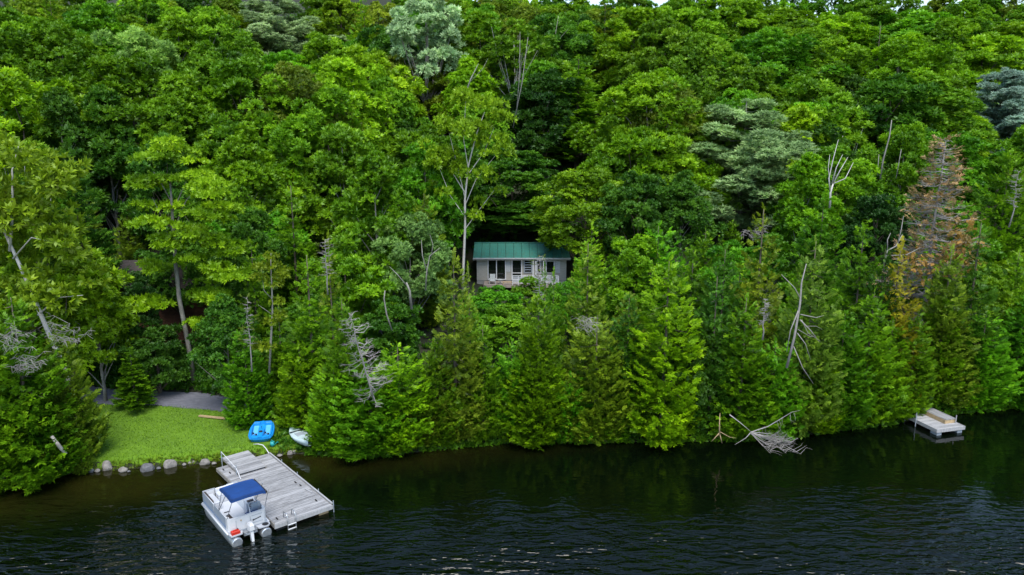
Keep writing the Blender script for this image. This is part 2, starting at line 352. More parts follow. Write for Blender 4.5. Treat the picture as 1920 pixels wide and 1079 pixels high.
def broadleaf(seed, H, R, cb=.3, ncl=60, cr=.25, flat=.6, ts=.55, per=42, airy=0., temps=None, shape='dome', limbs=14, bark_r=.18, lean=(0, 0), fork=None):
    """crown of leaf clumps carried by limbs that leave the trunk"""
    r = np.random.default_rng(seed); F_ = Fol(); ph = r.uniform(0, 6.28, 3)
    zc = (cb * H + H) / 2; hz = (1 - cb) * H / 2; cl = []
    while len(cl) < ncl:
        u = r.normal(size=3); u /= np.linalg.norm(u)
        if u[2] < -.75: continue
        q = r.uniform(.62, .97) if r.random() < .92 else r.uniform(.2, .5)
        az = math.atan2(u[1], u[0])
        if shape == 'cone': wd = 1.1 * (1.05 - max(u[2], -.6)) ** .45 * .85
        elif shape == 'vase': wd = .75 + .4 * u[2]
        else: wd = 1
        c = np.array([u[0] * R * q * wd, u[1] * R * q * wd, u[2] * hz * q]); c[:2] *= lump(az, u[2], ph)
        if all(np.linalg.norm((c - o) * [1, 1, 1.3]) > R * cr * (.72 if len(cl) < ncl * .7 else .4) for o in cl) or r.random() < .04: cl.append(c)
    for c in cl:
        c[2] += zc; hfrac = (c[2] - cb * H) / (H * (1 - cb)); tl = c[2] / H; c[0] += lean[0] * tl * tl; c[1] += lean[1] * tl * tl
        rc = R * cr * r.uniform(.7, 1.25); n = int(per * (rc / (R * cr)) ** 2)
        u = norm(r.normal(size=(n, 3))); u[:, 2] = np.abs(u[:, 2]) * np.where(r.random(n) < .82, 1, -.5)
        P = c + u * rc * np.array([1, 1, flat]) * r.uniform(.8, 1.0, (n, 1))
        out = norm(c - np.array([0, 0, zc - .3 * hz])) * .5
        A = u * np.array([1, 1, .8]) + out + np.array([0, 0, .55]) + r.normal(0, .25, (n, 3))
        v = np.clip(r.normal(.46, .15) + r.normal(0, .15, n), 0, 1)
        oc = norm((c - np.array([0, 0, zc])) / np.array([R, R, hz])); kk = (u @ oc > -.45) | (r.random(n) < .25); P, A, v, n = P[kk], A[kk], v[kk], int(kk.sum())
        if airy: kk = r.random(n) > airy; P, A, v, n = P[kk], A[kk], v[kk], int(kk.sum())
        F_.add(P, A, r.normal(size=(n, 3)), ts * r.uniform(.75, 1.3, n), v)
    me = F_.mesh('broadleaf_crown', temps or TUFTS, r)
    m = MB(); p, rs = trunk_mb(H * .86, bark_r, (lean[0] * .8, lean[1] * .8), wob=.05, seed=seed)
    m.tube(p, rs, 8)
    order = sorted(cl, key=lambda c: c[2])
    for c in order[::max(1, len(order) // limbs)]:
        base = np.array([0, 0, max(cb * H * .75, c[2] - np.hypot(c[0], c[1]) * r.uniform(1.0, 1.6) - .5)])
        if fork: base = np.array([0, 0, fork * H])
        tl = base[2] / H; base[0] += lean[0] * .8 * tl * tl; base[1] += lean[1] * .8 * tl * tl
        mid = base * .5 + c * .5 + np.array([0, 0, .12 * np.linalg.norm(c - base)]) * (-.6 if fork else .3) + r.normal(0, .12, 3)
        rr_ = bark_r * .5 * (1 - .5 * tl); m.tube([base, mid, c], [rr_, rr_ * .6, rr_ * .22], 5, False)
    return me, m
def pine(seed, H, R, nb=44, ts=.6, per=30, cb=.22):
    """white pine: plumes of needles at the ends of long level boughs"""
    r = np.random.default_rng(seed); F_ = Fol(); ph = r.uniform(0, 6.28, 3); m = MB(); p, rs = trunk_mb(H, .2, seed=seed); m.tube(p, rs, 7)
    for i in range(nb):
        h = cb + (1 - cb) * (1 - r.random() ** .7); az = r.uniform(0, 6.283); hh = (h - cb) / (1 - cb)
        L = R * (math.sin(min(1, (1 - hh) * 1.35) * math.pi / 2)) ** .9 * lump(az, hh, ph) * r.uniform(.65, 1.1) + .3
        d = np.array([math.cos(az), math.sin(az), 0.]); tip = d * L + np.array([0, 0, h * H + .30 * L])
        m.tube([(0, 0, h * H), d * L * .5 + np.array([0, 0, h * H - .02]), tip], [.06, .04, .015], 4, False)
        for t in (.3, .52, .78, 1.0):
            if L * t < .5: continue
            c = d * L * t + np.array([0, 0, h * H + .30 * L * t * t]) + r.normal(0, .12, 3) * [1, 1, .4]; rc = (.34 + .10 * L) * r.uniform(.7, 1.15)
            n = int(per * min(1.5, rc / .6)); u = norm(r.normal(size=(n, 3))); u[:, 2] = np.abs(u[:, 2]) - .15
            F_.add(c + u * rc * [1, 1, 1.1], u + d * .4 + np.array([0, 0, 1.0]), r.normal(size=(n, 3)), ts * r.uniform(.7, 1.2, n), np.clip(r.normal(.45, .15) + r.normal(0, .12, n), 0, 1))
    F_.add([[0, 0, H * .98]] * 6, norm(r.normal(size=(6, 3))) + [0, 0, 1], r.normal(size=(6, 3)), [ts] * 6, [.5] * 6)
    return F_.mesh('pine_crown', NEEDLES, r), m
def dead_conifer(seed, H, R, nb=60, h0=.1, droop=.1, twig=.8, r0=.09, pw=.9):
    """bare bleached boughs with side twigs"""
    r = np.random.default_rng(seed); m = MB(); p, rs = trunk_mb(H, r0, wob=.05, seed=seed, n=8); tm = MB(); m.tube(p, rs, 6); tips = []
    for i in range(nb):
        h = h0 + (1 - h0) * (i + r.random()) / nb; az = r.uniform(0, 6.283); L = R * (1 - h) ** pw * r.uniform(.55, 1.15) + .12
        d = Vector((math.cos(az), math.sin(az), 0)); q = Vector((-d.y, d.x, 0)); z = h * H
        P = [Vector((0, 0, z)), d * L * .5 + q * r.normal(0, .08) * L + Vector((0, 0, z - droop * L * .7)), d * L + q * r.normal(0, .18) * L + Vector((0, 0, z - droop * L * .2))]
        tm.tube(P, [.03, .02, .008], 3, False)
        for k in range(int(3 + L * 4 * twig)):
            t = r.uniform(.25, 1); b = P[0].lerp(P[1], t * 2) if t < .5 else P[1].lerp(P[2], t * 2 - 1)
            e = b + (d * r.uniform(.1, .5) + q * r.choice([-1, 1]) * r.uniform(.15, .5) + Vector((0, 0, r.uniform(-.15, .3)))) * min(1, .35 + L * .35)
            tm.tube([b, b.lerp(e, .5) + Vector((0, 0, .04)), e], [.013, .010, .005], 3, False); tips.append((np.array(e), np.array(e - b)))
    return m, tm, tips

# ------------------------------------------------------------------ prototypes (meshes only; every tree is its own object)
POOL = {}
def pool(kind, H, R, crown_me, trunk_mbo, bark):
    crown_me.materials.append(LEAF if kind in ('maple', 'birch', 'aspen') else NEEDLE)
    tm = bpy.data.meshes.new('trunk'); tm.from_pydata(trunk_mbo.v, [], trunk_mbo.f); tm.materials.append(bark)
    tm.polygons.foreach_set('use_smooth', [True] * len(tm.polygons))
    POOL.setdefault(kind, []).append((H, R, crown_me, tm))
for i, (H, R, kw) in enumerate([(10, 1.7, dict(fs=.46)), (10, 2.3, dict(fs=.5)), (9, 2.6, dict(fs=.52, pw=.62, bulge=.2)), (10, 2.9, dict(fs=.52, pw=.7, bulge=.25, ragged=.2)),
                                (7, 2.6, dict(fs=.48, pw=.5, bulge=.3)), (11, 2.2, dict(fs=.52, pw=.7, ragged=.25))]):
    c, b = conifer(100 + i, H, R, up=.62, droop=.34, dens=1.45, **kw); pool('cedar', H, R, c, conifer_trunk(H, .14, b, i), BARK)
for i, (H, R, kw) in enumerate([(13, 2.6, dict(layers=17, dens=.8)), (14, 3.2, dict(layers=15, h0=.12, dens=.75, ragged=.2)), (11, 1.8, dict(layers=18, dens=.9)), (15, 3.6, dict(layers=13, h0=.22, dens=.75, pw=.6, ragged=.22))]):
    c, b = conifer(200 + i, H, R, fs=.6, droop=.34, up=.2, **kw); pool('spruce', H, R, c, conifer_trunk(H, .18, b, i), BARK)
for i, (H, R, kw) in enumerate([(15, 4.4, dict(ncl=125, cb=.16)), (15, 5.0, dict(ncl=140, cb=.2, cr=.165)), (14, 3.6, dict(ncl=95, cb=.12, cr=.2)), (16, 4.6, dict(ncl=120, cb=.2, cr=.19, shape='cone')),
                                (13, 4.6, dict(ncl=120, cb=.1, flat=.8)), (15, 3.2, dict(ncl=90, cb=.12, shape='cone', cr=.22)), (10, 3.4, dict(ncl=90, cb=.05, flat=.7, cr=.2)), (12, 3.6, dict(ncl=70, cb=.1, flat=.42, cr=.26, shape='cone'))]):
    kw = dict(dict(flat=.95, cr=.175), **kw); c, b = broadleaf(300 + i, H, R, ts=.56, per=44, **kw); pool('maple', H, R, c, b, GREYBARK if i % 2 else BARK)
for i, (H, R) in enumerate([(14, 4.0), (13, 3.3)]): c, b = pine(400 + i, H, R, 85, .55, 34, .08); pool('pine', H, R, c, b, GREYBARK)
for i, (H, R, kw) in enumerate([(13, 3.0, dict(cb=.38, fork=.3)), (14, 2.4, dict(cb=.42, shape='vase', fork=.36))]):
    c, b = broadleaf(500 + i, H, R, ncl=40, cr=.26, flat=.6, ts=.6, per=30, limbs=14, bark_r=.13, airy=.15, **kw); pool('birch', H, R, c, b, BIRCHBARK)

COL = dict(bright=(.20, .37, .006), yellow=(.22, .38, .006), mid=(.130, .275, .006), dark=(.060, .160, .009), deep=(.035, .105, .010), olive=(.165, .245, .014),
           green=(.11, .29, .008), bluish=(.30, .44, .25), icy=(.34, .47, .29), silver=(.42, .56, .30), sage=(.19, .33, .06), rust=(.34, .15, .04), gold=(.27, .27, .012))
CW = dict(bright='bright green', yellow='yellow-green', mid='mid green', dark='dark green', deep='very dark green', olive='olive', green='fresh green', bluish='blue-grey', icy='pale blue-grey', silver='silvery', sage='sage green', rust='rusty', gold='golden')
TREES = []
def solve_depth(px, py, H):
    lo = None
    for Y in np.arange(34, 215, .5):
        p = at(px, py, Y)
        if terr(p[0], Y) + H > p[2] and Y > shore(p[0]) + .4: continue
        if Y < shore(p[0]) + .4: continue
        lo = Y; break
    # first Y where the ray is above ground+H is near; want the crossing beyond it
    prev = None
    for Y in np.arange(34, 230, .4):
        p = at(px, py, Y)
        if Y < shore(p[0]) + .6: continue
        s = p[2] - (terr(p[0], Y) + H)
        if prev is not None and prev > 0 >= s: return Y
        if prev is None and s <= 0: return Y
        prev = s
    return 215.0
def base_depth(px, py):
    for Y in np.arange(34, 200, .1):
        p = at(px, py, Y)
        if p[2] <= terr(p[0], Y) and Y > shore(p[0]): return Y
    return 150.
# (kind, px, top py, width px, colour, ('b', base py) or height in m)
T = [
 # ---- shore row, left bank
 ('cedar', 20, 560, 210, 'mid', ('b', 893)), ('cedar', 105, 612, 125, 'olive', ('b', 866)), ('cedar', 60, 690, 130, 'green', ('b', 887)), ('cedar', -45, 600, 200, 'mid', ('b', 905)),
 ('cedar', 140, 765, 50, 'olive', ('b', 884)), ('maple', 82, 422, 205, 'yellow', 11.5), ('maple', 166, 478, 116, 'yellow', ('b', 752)), ('spruce', 243, 655, 88, 'mid', ('b', 768)),
 # ---- right of the lawn to the middle
 ('cedar', 455, 610, 105, 'green', ('b', 795)), ('spruce', 520, 560, 90, 'mid', ('b', 776)), ('cedar', 560, 645, 130, 'bright', ('b', 800)), ('cedar', 575, 480, 130, 'mid', 10.5), ('cedar', 640, 560, 140, 'mid', ('b', 812)),
 ('cedar', 690, 690, 190, 'green', ('b', 838)), ('cedar', 745, 645, 150, 'bright', ('b', 830)), ('cedar', 625, 690, 120, 'mid', ('b', 832)), ('cedar', 850, 478, 130, 'olive', ('b', 812)), ('cedar', 815, 640, 120, 'mid', ('b', 824)),
 ('cedar', 905, 610, 100, 'mid', ('b', 815)), ('cedar', 1010, 560, 150, 'mid', ('b', 812)), ('cedar', 1000, 665, 170, 'bright', ('b', 818)), ('cedar', 1103, 458, 105, 'olive', 10.5), ('cedar', 1120, 592, 150, 'olive', ('b', 815)),
 ('cedar', 1070, 700, 120, 'green', ('b', 815)), ('cedar', 1255, 492, 190, 'bright', ('b', 814)), ('cedar', 1180, 560, 110, 'dark', 9), ('cedar', 1345, 520, 110, 'dark', ('b', 800)),
 ('cedar', 1432, 395, 130, 'olive', 13), ('cedar', 1400, 560, 150, 'mid', ('b', 808)), ('cedar', 1455, 640, 140, 'green', ('b', 806)), ('cedar', 1530, 455, 150, 'sage', ('b', 800)), ('cedar', 1585, 590, 150, 'green', ('b', 796)),
 ('cedar', 1540, 660, 120, 'bright', ('b', 800)), ('cedar', 1640, 545, 130, 'mid', ('b', 788)), ('cedar', 1690, 455, 110, 'gold', 11), ('cedar', 1722, 585, 100, 'mid', ('b', 775)), ('cedar', 1675, 600, 110, 'mid', ('b', 778)), ('cedar', 1785, 470, 140, 'olive', ('b', 750)),
 ('cedar', 1770, 560, 140, 'mid', ('b', 750)), ('cedar', 1850, 590, 130, 'green', ('b', 762)), ('cedar', 1895, 290, 150, 'mid', 14), ('cedar', 1925, 560, 130, 'green', ('b', 756)), ('cedar', 1912, 470, 110, 'mid', 9), ('cedar', 1985, 480, 180, 'mid', ('b', 750)),
 ('cedar', 878, 500, 60, 'olive', 9.5), ('maple', 925, 538, 100, 'green', 4.5), ('maple', 992, 518, 76, 'mid', 4.5), ('cedar', 1038, 508, 60, 'mid', 8), ('cedar', 880, 560, 90, 'mid', 8), ('maple', 950, 575, 120, 'mid', 5), ('maple', 1060, 520, 70, 'green', 6),
 ('maple', 1300, 600, 110, 'dark', 7), ('cedar', 960, 640, 110, 'green', 7.5), ('cedar', 780, 720, 90, 'olive', ('b', 828)), ('cedar', 1155, 720, 100, 'mid', ('b', 815)),
 # ---- second rank
 ('maple', 385, 330, 150, 'mid', 12), ('maple', 335, 420, 130, 'dark', 9.5), ('maple', 285, 590, 110, 'dark', 5.5), ('maple', 420, 560, 120, 'dark', 7.5),
 ('spruce', 545, 350, 120, 'mid', 12), ('spruce', 615, 446, 60, 'olive', 11), ('maple', 680, 372, 130, 'mid', 10.5), ('cedar', 795, 365, 110, 'olive', 11), ('maple', 645, 470, 150, 'mid', 8.5), ('maple', 600, 560, 130, 'dark', 6.5),
 ('maple', 765, 408, 150, 'sage', 10), ('cedar', 1022, 500, 64, 'green', 9), ('maple', 730, 560, 110, 'dark', 6), ('maple', 1100, 322, 185, 'bright', 11), ('maple', 1190, 440, 120, 'mid', 9.5), ('cedar', 1235, 425, 150, 'green', 10), ('cedar', 1300, 470, 120, 'mid', 10), ('cedar', 1360, 470, 130, 'dark', 10.5),
 ('cedar', 1545, 375, 130, 'green', 12), ('cedar', 1620, 430, 120, 'mid', 11.5), ('cedar', 1660, 470, 90, 'dark', 10.5), ('cedar', 1840, 420, 120, 'dark', 12),
 ('cedar', 470, 455, 100, 'mid', 10), ('maple', 455, 390, 120, 'dark', 11), ('maple', 20, 330, 160, 'dark', 13), ('spruce', 130, 270, 170, 'dark', 15), ('maple', 230, 380, 130, 'deep', 12),
 # ---- third rank
 ('birch', 38, 255, 130, 'yellow', 15), ('maple', 455, 245, 160, 'bright', 13.5), ('maple', 560, 300, 150, 'bright', 12), ('maple', 640, 235, 150, 'mid', 13.5), ('maple', 700, 290, 140, 'mid', 13), ('maple', 380, 330, 130, 'dark', 12),
 ('maple', 795, 262, 140, 'green', 12.5), ('maple', 960, 285, 160, 'dark', 9.5), ('maple', 960, 375, 190, 'dark', 8), ('maple', 900, 385, 120, 'dark', 7), ('maple', 1030, 370, 120, 'dark', 7.5), ('maple', 720, 350, 130, 'green', 11.5),
 ('maple', 1215, 145, 170, 'bright', 15), ('maple', 1245, 210, 140, 'bright', 13), ('maple', 1320, 190, 150, 'bright', 14), ('maple', 1180, 240, 120, 'mid', 12), ('maple', 1200, 330, 140, 'dark', 11), ('pine', 1400, 190, 245, 'bluish', 15.5), ('maple', 1280, 330, 130, 'dark', 11),
 ('maple', 1500, 200, 100, 'yellow', 14), ('birch', 1580, 228, 110, 'bright', 12.5), ('maple', 1520, 290, 110, 'mid', 12), ('maple', 1650, 370, 130, 'deep', 10), ('maple', 1700, 240, 130, 'mid', 13), ('maple', 1620, 300, 100, 'dark', 11), ('maple', 1800, 240, 120, 'green', 12.5),
 ('maple', 190, 165, 130, 'dark', 15), ('maple', 300, 250, 130, 'dark', 13), ('maple', 540, 215, 140, 'mid', 14),
 # ---- fourth rank
 ('maple', 240, 112, 190, 'mid', 16), ('maple', 330, 150, 150, 'mid', 15), ('maple', 455, 120, 170, 'mid', 16), ('maple', 540, 132, 160, 'olive', 15.5), ('maple', 610, 160, 120, 'mid', 15), ('maple', 30, 130, 170, 'bright', 16), ('maple', 105, 170, 110, 'dark', 15),
 ('maple', 690, 60, 140, 'yellow', 16), ('maple', 660, 110, 120, 'bright', 15), ('maple', 720, 130, 110, 'mid', 13), ('maple', 880, 90, 110, 'bright', 14), ('birch', 965, 40, 130, 'mid', 17), ('spruce', 1085, 112, 185, 'mid', ('b', 320)), ('spruce', 1135, 10, 130, 'olive', 17),
 ('maple', 1020, 130, 110, 'deep', 12), ('maple', 900, 185, 90, 'mid', 11.5), ('maple', 1250, 45, 130, 'mid', 16), ('maple', 1320, 70, 130, 'mid', 16), ('maple', 1430, 66, 180, 'green', 16), ('maple', 1530, 62, 150, 'mid', 16), ('maple', 1400, 130, 150, 'mid', 14), ('maple', 1530, 140, 130, 'mid', 14.5),
 ('spruce', 1622, 35, 90, 'dark', 16), ('maple', 1690, 75, 150, 'bright', 16), ('maple', 1660, 140, 150, 'dark', 15), ('maple', 1750, 150, 160, 'mid', 14), ('maple', 1810, 130, 150, 'bright', 14.5), ('pine', 1885, 130, 140, 'bluish', 15), ('maple', 1760, 100, 110, 'mid', 15),
 ('maple', 870, 250, 110, 'green', 9), ('maple', 760, 215, 110, 'dark', 9),
 # ---- skyline ranks
 ('pine', 512, -8, 165, 'icy', ('b', 165)), ('maple', 250, 50, 120, 'sage', 16), ('maple', 110, 50, 150, 'mid', 16), ('maple', 20, 30, 160, 'mid', 16), ('maple', 180, 15, 130, 'green', 16), ('maple', 330, 30, 120, 'mid', 16), ('maple', 390, 20, 130, 'mid', 16), ('maple', 380, 90, 120, 'mid', 15),
 ('maple', 610, 15, 120, 'bright', 16), ('maple', 900, 20, 110, 'mid', 16), ('maple', 1045, 25, 110, 'dark', 15), ('maple', 1190, 20, 130, 'bright', 16), ('maple', 1290, 5, 130, 'mid', 16), ('maple', 1380, 5, 140, 'bright', 16), ('maple', 1470, 10, 140, 'mid', 16), ('maple', 1560, 15, 130, 'bright', 16),
 ('maple', 1640, 5, 120, 'mid', 16), ('maple', 1725, 15, 140, 'green', 16), ('maple', 1790, 40, 120, 'mid', 16), ('maple', 1850, 60, 150, 'bright', 15.5), ('maple', 1905, 40, 120, 'yellow', 15), ('maple', 1810, 2, 90, 'mid', 15), ('maple', 1955, 110, 150, 'mid', 15),
 ('maple', -40, 60, 160, 'mid', 16), ('maple', -60, 230, 160, 'mid', 14), ('maple', 1960, 240, 140, 'mid', 13),
]
GROUPS = dict(cedar='cedars crowding the shoreline and lower slope', spruce='spruces and hemlocks among the broadleaf trees', maple='round-crowned maples covering the hillside', pine='blue-grey white pines on the slope', birch='thin pale-stemmed birches on the slope')
def add_tree(kind, x, y, H, R, colour, hero, lean=None, jit=.12):
    TREES.append(dict(kind=kind, x=x, y=y, z=float(terr(x, y)), H=H, R=R, colour=colour, hero=hero, lean=lean, jit=jit))
LEAN = {}
for t in T:
    kind, px, top, wpx, colour, hb = t
    if isinstance(hb, tuple):
        Y = base_depth(px, hb[1] + (7 if px > 590 and hb[1] > 740 else 0)); p = at(px, top, Y); H = p[2] - terr(p[0], Y)
    else:
        hb = hb * (1.14 if kind == 'maple' and top < 300 else 1); Y = solve_depth(px, top, hb); p = at(px, top, Y); H = max(p[2] - terr(p[0], Y), hb * .6)
        if Y > 200: H = hb
    if 870 < px < 1085 and top < 450 and Y < 85: Y = 85.; p = at(px, top, Y); H = p[2] - terr(p[0], Y)
    R = wpx / 2 * (Y / F) * ((1.25 if Y > 75 and kind == 'maple' else 1.08) if kind in ('maple', 'pine', 'birch') else .95)
    add_tree(kind, float(p[0]), float(Y), float(H) * 1.02, R, colour, True)
HXY = np.array([(t['x'], t['y']) for t in TREES]); HR = np.array([t['R'] for t in TREES])
# the forest between: uneven spacing, kept out of lawn, path, houses and the view onto the cabin
def cabin_clear(x, y, H, R):
    px, py, _ = proj((x, y, float(terr(x, y)) + H)); rp = R * F / max(y, 1)
    if y < 74 and px + rp > 893 and px - rp < 1060 and py < 545: return False
    if y < 57 and px + rp > 236 and px - rp < 268 and py < 580: return False
    if -6 < x < 7.5 and 70 < y < 81: return False
    if -34 < x < -23 and 54 < y < 64: return False
    if -33 < x < -15.5 and y < 49.5: return False
    return True
r2 = np.random.default_rng(11); cand = []
for Yc in np.arange(44, 232, 4.6):
    sp = 4.6 if Yc < 80 else 6.6
    for Xc in np.arange(-Yc * .93 - 8, Yc * .93 + 8, sp): cand.append((Xc + r2.uniform(-1.7, 1.7), Yc + r2.uniform(-1.7, 1.7)))
for x, y in cand:
    if y < shore(x) + 1.5: continue
    dd = np.hypot(HXY[:, 0] - x, HXY[:, 1] - y)
    if (dd < np.minimum(HR, 3.2) * .85 + .8).any(): continue
    near = y < 75
    kind = r2.choice(['cedar', 'maple', 'spruce'], p=[.45, .4, .15]) if near else r2.choice(['maple', 'spruce', 'cedar', 'birch'], p=[.82, .08, .04, .06])
    H = {'cedar': r2.uniform(6, 9), 'maple': r2.uniform(8, 11), 'spruce': r2.uniform(8, 11), 'birch': r2.uniform(11, 14)}[kind] if near else {'cedar': r2.uniform(9, 12), 'maple': r2.uniform(12.5, 16), 'spruce': r2.uniform(13, 17), 'birch': r2.uniform(13, 16)}[kind]
    R = {'cedar': .24, 'maple': .33, 'spruce': .2, 'birch': .22}[kind] * H * r2.uniform(.85, 1.15)
    if y > 165: H *= 1.3 if x < 118 else .9
    if not cabin_clear(x, y, H, R):
        H, R, kind = r2.uniform(3, 4.5), r2.uniform(1.4, 1.9), 'maple'
        if not cabin_clear(x, y, H, R): continue
    add_tree(kind, float(x), float(y), float(H), float(R), str(r2.choice(['mid', 'mid', 'dark', 'bright', 'green', 'olive'])), False, jit=.2)
# which of them can be seen, and which in-between trees would hide the ones that matter
SW, SH_ = 440, 180; gxp, gyp = np.meshgrid((np.arange(SW) + .5) * 6 - 360, (np.arange(SH_) + .5) * 6)
def sil(t):
    px, top, dep = proj((t['x'], t['y'], t['z'] + t['H'])); _, bot, _ = proj((t['x'], t['y'], t['z'])); rp = t['R'] * F / dep; hh = bot - top
    v = (gyp - top) / max(hh, 1)
    if t['kind'] in ('cedar', 'spruce'): return (np.abs(gxp - px) < rp * np.clip(v, 0, 1) ** .8 * .95) & (v > 0) & (v < .97)
    if t['kind'] == 'birch': return ((gxp - px) / (rp * .8)) ** 2 + ((v - .3) / .28) ** 2 < 1
    return ((gxp - px) / (rp * .95)) ** 2 + ((v - .42) / .4) ** 2 < 1
SPECIAL = [((gxp > x0) & (gxp < x1) & (gyp > y0) & (gyp < y1), dd) for (x0, y0, x1, y1, dd) in ((730, 0, 865, 200, 112), (780, 190, 825, 235, 112), (850, 190, 940, 330, 66), (862, 330, 884, 470, 66), (1730, 262, 1815, 440, 53), (310, 280, 340, 715, 48.5), (1555, 245, 1595, 385, 60), (232, 545, 268, 578, 57), (885, 445, 1050, 520, 72))]
SPECIAL += [(sil(t) & (gyp < 400), t['y']) for t in TREES if t['kind'] == 'pine']
for t in TREES:                              # nothing in front may swallow the trees that give the slope its character
    if not t['hero'] or t['kind'] == 'pine': continue
    for k in range(5):
        sl_ = sil(t)
        if not any(t['y'] < dd and (sl_ & m_).sum() > .13 * m_.sum() for m_, dd in SPECIAL): break
        t['H'] *= .9; t['R'] *= .92
own = np.full((SH_, SW), -1); odep = np.full((SH_, SW), 1e9)
for t in TREES:
    t['sil'] = sil(t)
    if t['hero']: q = t['sil'] & (t['y'] < odep); odep[q] = t['y']
for m_, dd in SPECIAL:
    q = m_ & (odep > dd); odep[q] = dd
keep = []
for t in TREES:
    if not t['hero']:
        n_ = t['sil'].sum(); hid = (t['sil'] & (odep < 1e8) & (odep > t['y'])).sum()
        if n_ == 0 or hid > .16 * n_: continue
    keep.append(t)
buf = np.zeros((SH_, SW), bool); shown = []
for t in sorted(keep, key=lambda t: t['y']):
    ins = t['sil']; new = ins & ~buf; c = int(new.sum()); t['vis'] = c
    if c < (3 if t['hero'] else (6 if t['y'] < 75 or new[:12].any() else 22)): continue
    t['cx'], t['cy'] = float(gxp[new].mean()), float(gyp[new].mean()); buf |= ins; shown.append(t)
hole = ~buf & (gyp < 760)
print('uncovered', round(float(hole.mean()), 3))
# words that single each one out
LM = [('the green cabin', 975, 470), ('the pontoon boat', 450, 940), ('the lawn', 300, 790), ('the silvery aspen', 800, 90), ('the high grey pine', 512, 50), ('the big grey pine', 1400, 300),
      ('the rusty dead spruce', 1770, 360), ('the white birch', 890, 320), ('the fallen boughs', 1430, 780), ('the small dock', 1765, 790), ('the bleached snag', 680, 660), ('the brown house', 250, 570),
      ('the top right corner', 1900, 10), ('the top left corner', 20, 10), ('the tall hemlock', 1085, 220), ('the right edge', 1910, 560), ('the left edge', 10, 620)]
SHN = dict(cedar='cedar', spruce='spruce', maple='maple', pine='white pine', birch='birch')
FORM = dict(cedar=('squat', 'conical', 'tall narrow'), spruce=('bushy', 'layered', 'tall layered'), maple=('low spreading', 'round-crowned', 'tall'), pine=('broad', 'broad', 'broad'), birch=('airy', 'airy', 'airy'))
def describe(t):
    best = min(LM, key=lambda l: math.hypot(l[1] - t['cx'], (l[2] - t['cy']) * 1.2)); dx, dy = t['cx'] - best[1], t['cy'] - best[2]; d = math.hypot(dx, dy)
    a = math.degrees(math.atan2(-dy, dx)) % 360
    w = ['right of', 'up and right of', 'above', 'up and left of', 'left of', 'down and left of', 'below', 'down and right of'][int((a + 22.5) // 45) % 8]
    if d < 95: w = 'just ' + w
    f = FORM[t['kind']][0 if t['H'] / t['R'] < 3 else (1 if t['H'] / t['R'] < 4.6 else 2)]
    return f"{f} {CW[t['colour']]} {SHN[t['kind']]} {w} {best[0]}"
byl = {}
for t in shown: byl.setdefault(describe(t), []).append(t)
ORD = ['', '', 'second', 'third', 'fourth', 'fifth', 'sixth', 'seventh', 'eighth', 'ninth', 'tenth']
NUM = ['', '', 'two', 'three', 'four', 'five', 'six', 'seven', 'eight', 'nine', 'ten']
for l, ts_ in byl.items():
    ts_.sort(key=lambda t: t['cx']); n = len(ts_)
    for i, t in enumerate(ts_):
        if n == 1: t['label'] = l
        else:
            q = 'leftmost' if i == 0 else ('rightmost' if i == n - 1 else ORD[min(i + 1, 10)] + ' from left'); t['label'] = f"{l}, {q}"
NAMES = dict(cedar='cedar_tree', spruce='spruce_tree', maple='maple_tree', pine='pine_tree', birch='birch_tree')
r3 = np.random.default_rng(5)
def spawn(t):
    H0, R0, cm, tm = min(POOL[t['kind']], key=lambda q: abs(math.log((q[0] / q[1]) / (t['H'] / t['R']))) + r3.random() * .32)
    e = empty(NAMES[t['kind']], (t['x'], t['y'], t['z'] - .05), r3.uniform(0, 6.283)); s = t['R'] / R0; e.scale = (s, s * r3.uniform(.95, 1.05), t['H'] / H0)
    if not t['hero']: e.rotation_euler = (r3.normal(0, .025), r3.normal(0, .025), e.rotation_euler[2])
    setp(e, t['label'], 'tree', GROUPS[t['kind']])
    c = link_mesh('crown', cm, None, e); k = link_mesh('trunk', tm, None, e)
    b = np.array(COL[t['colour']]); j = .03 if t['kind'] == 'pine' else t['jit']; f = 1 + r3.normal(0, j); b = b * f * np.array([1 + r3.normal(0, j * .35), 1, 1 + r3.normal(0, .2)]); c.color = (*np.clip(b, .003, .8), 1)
    return e
for t in shown: spawn(t)
print('trees', len(shown), 'hero', sum(t['hero'] for t in shown), 'dropped heroes', [ (t['kind'], round(t['x']), round(t['y'])) for t in TREES if t['hero'] and t.get('vis', 0) < 3])

# ------------------------------------------------------------------ single trees of their own
def single(name, px, top, basepy, label, cat, crown=None, trunk=None, color=None, bark=GREYBARK, Y=None, group=None, H0=1, rz=0):
    Y = Y or base_depth(px, basepy); p = at(px, top, Y); z = float(terr(p[0], Y)); H = p[2] - z
    e = empty(name, (p[0], Y, z - .05), rz); setp(e, label, cat, group); e.scale = (H / H0,) * 3
    if trunk: trunk.build('trunk', bark, e, True)
    if crown:
        crown.materials.append(LEAF); c = link_mesh('crown', crown, None, e); c.color = (*color, 1)
    return e
# silvery aspen with forked pale trunk
c, m = broadleaf(901, 17, 4.6, cb=.42, ncl=70, cr=.2, flat=.75, ts=.75, per=42, limbs=16, bark_r=.34, fork=.27)
single('aspen_tree', 797, -4, 232, 'silvery leaved aspen with a pale forked trunk high on the slope', 'tree', c, m, (.37, .53, .25), Y=112, H0=17)
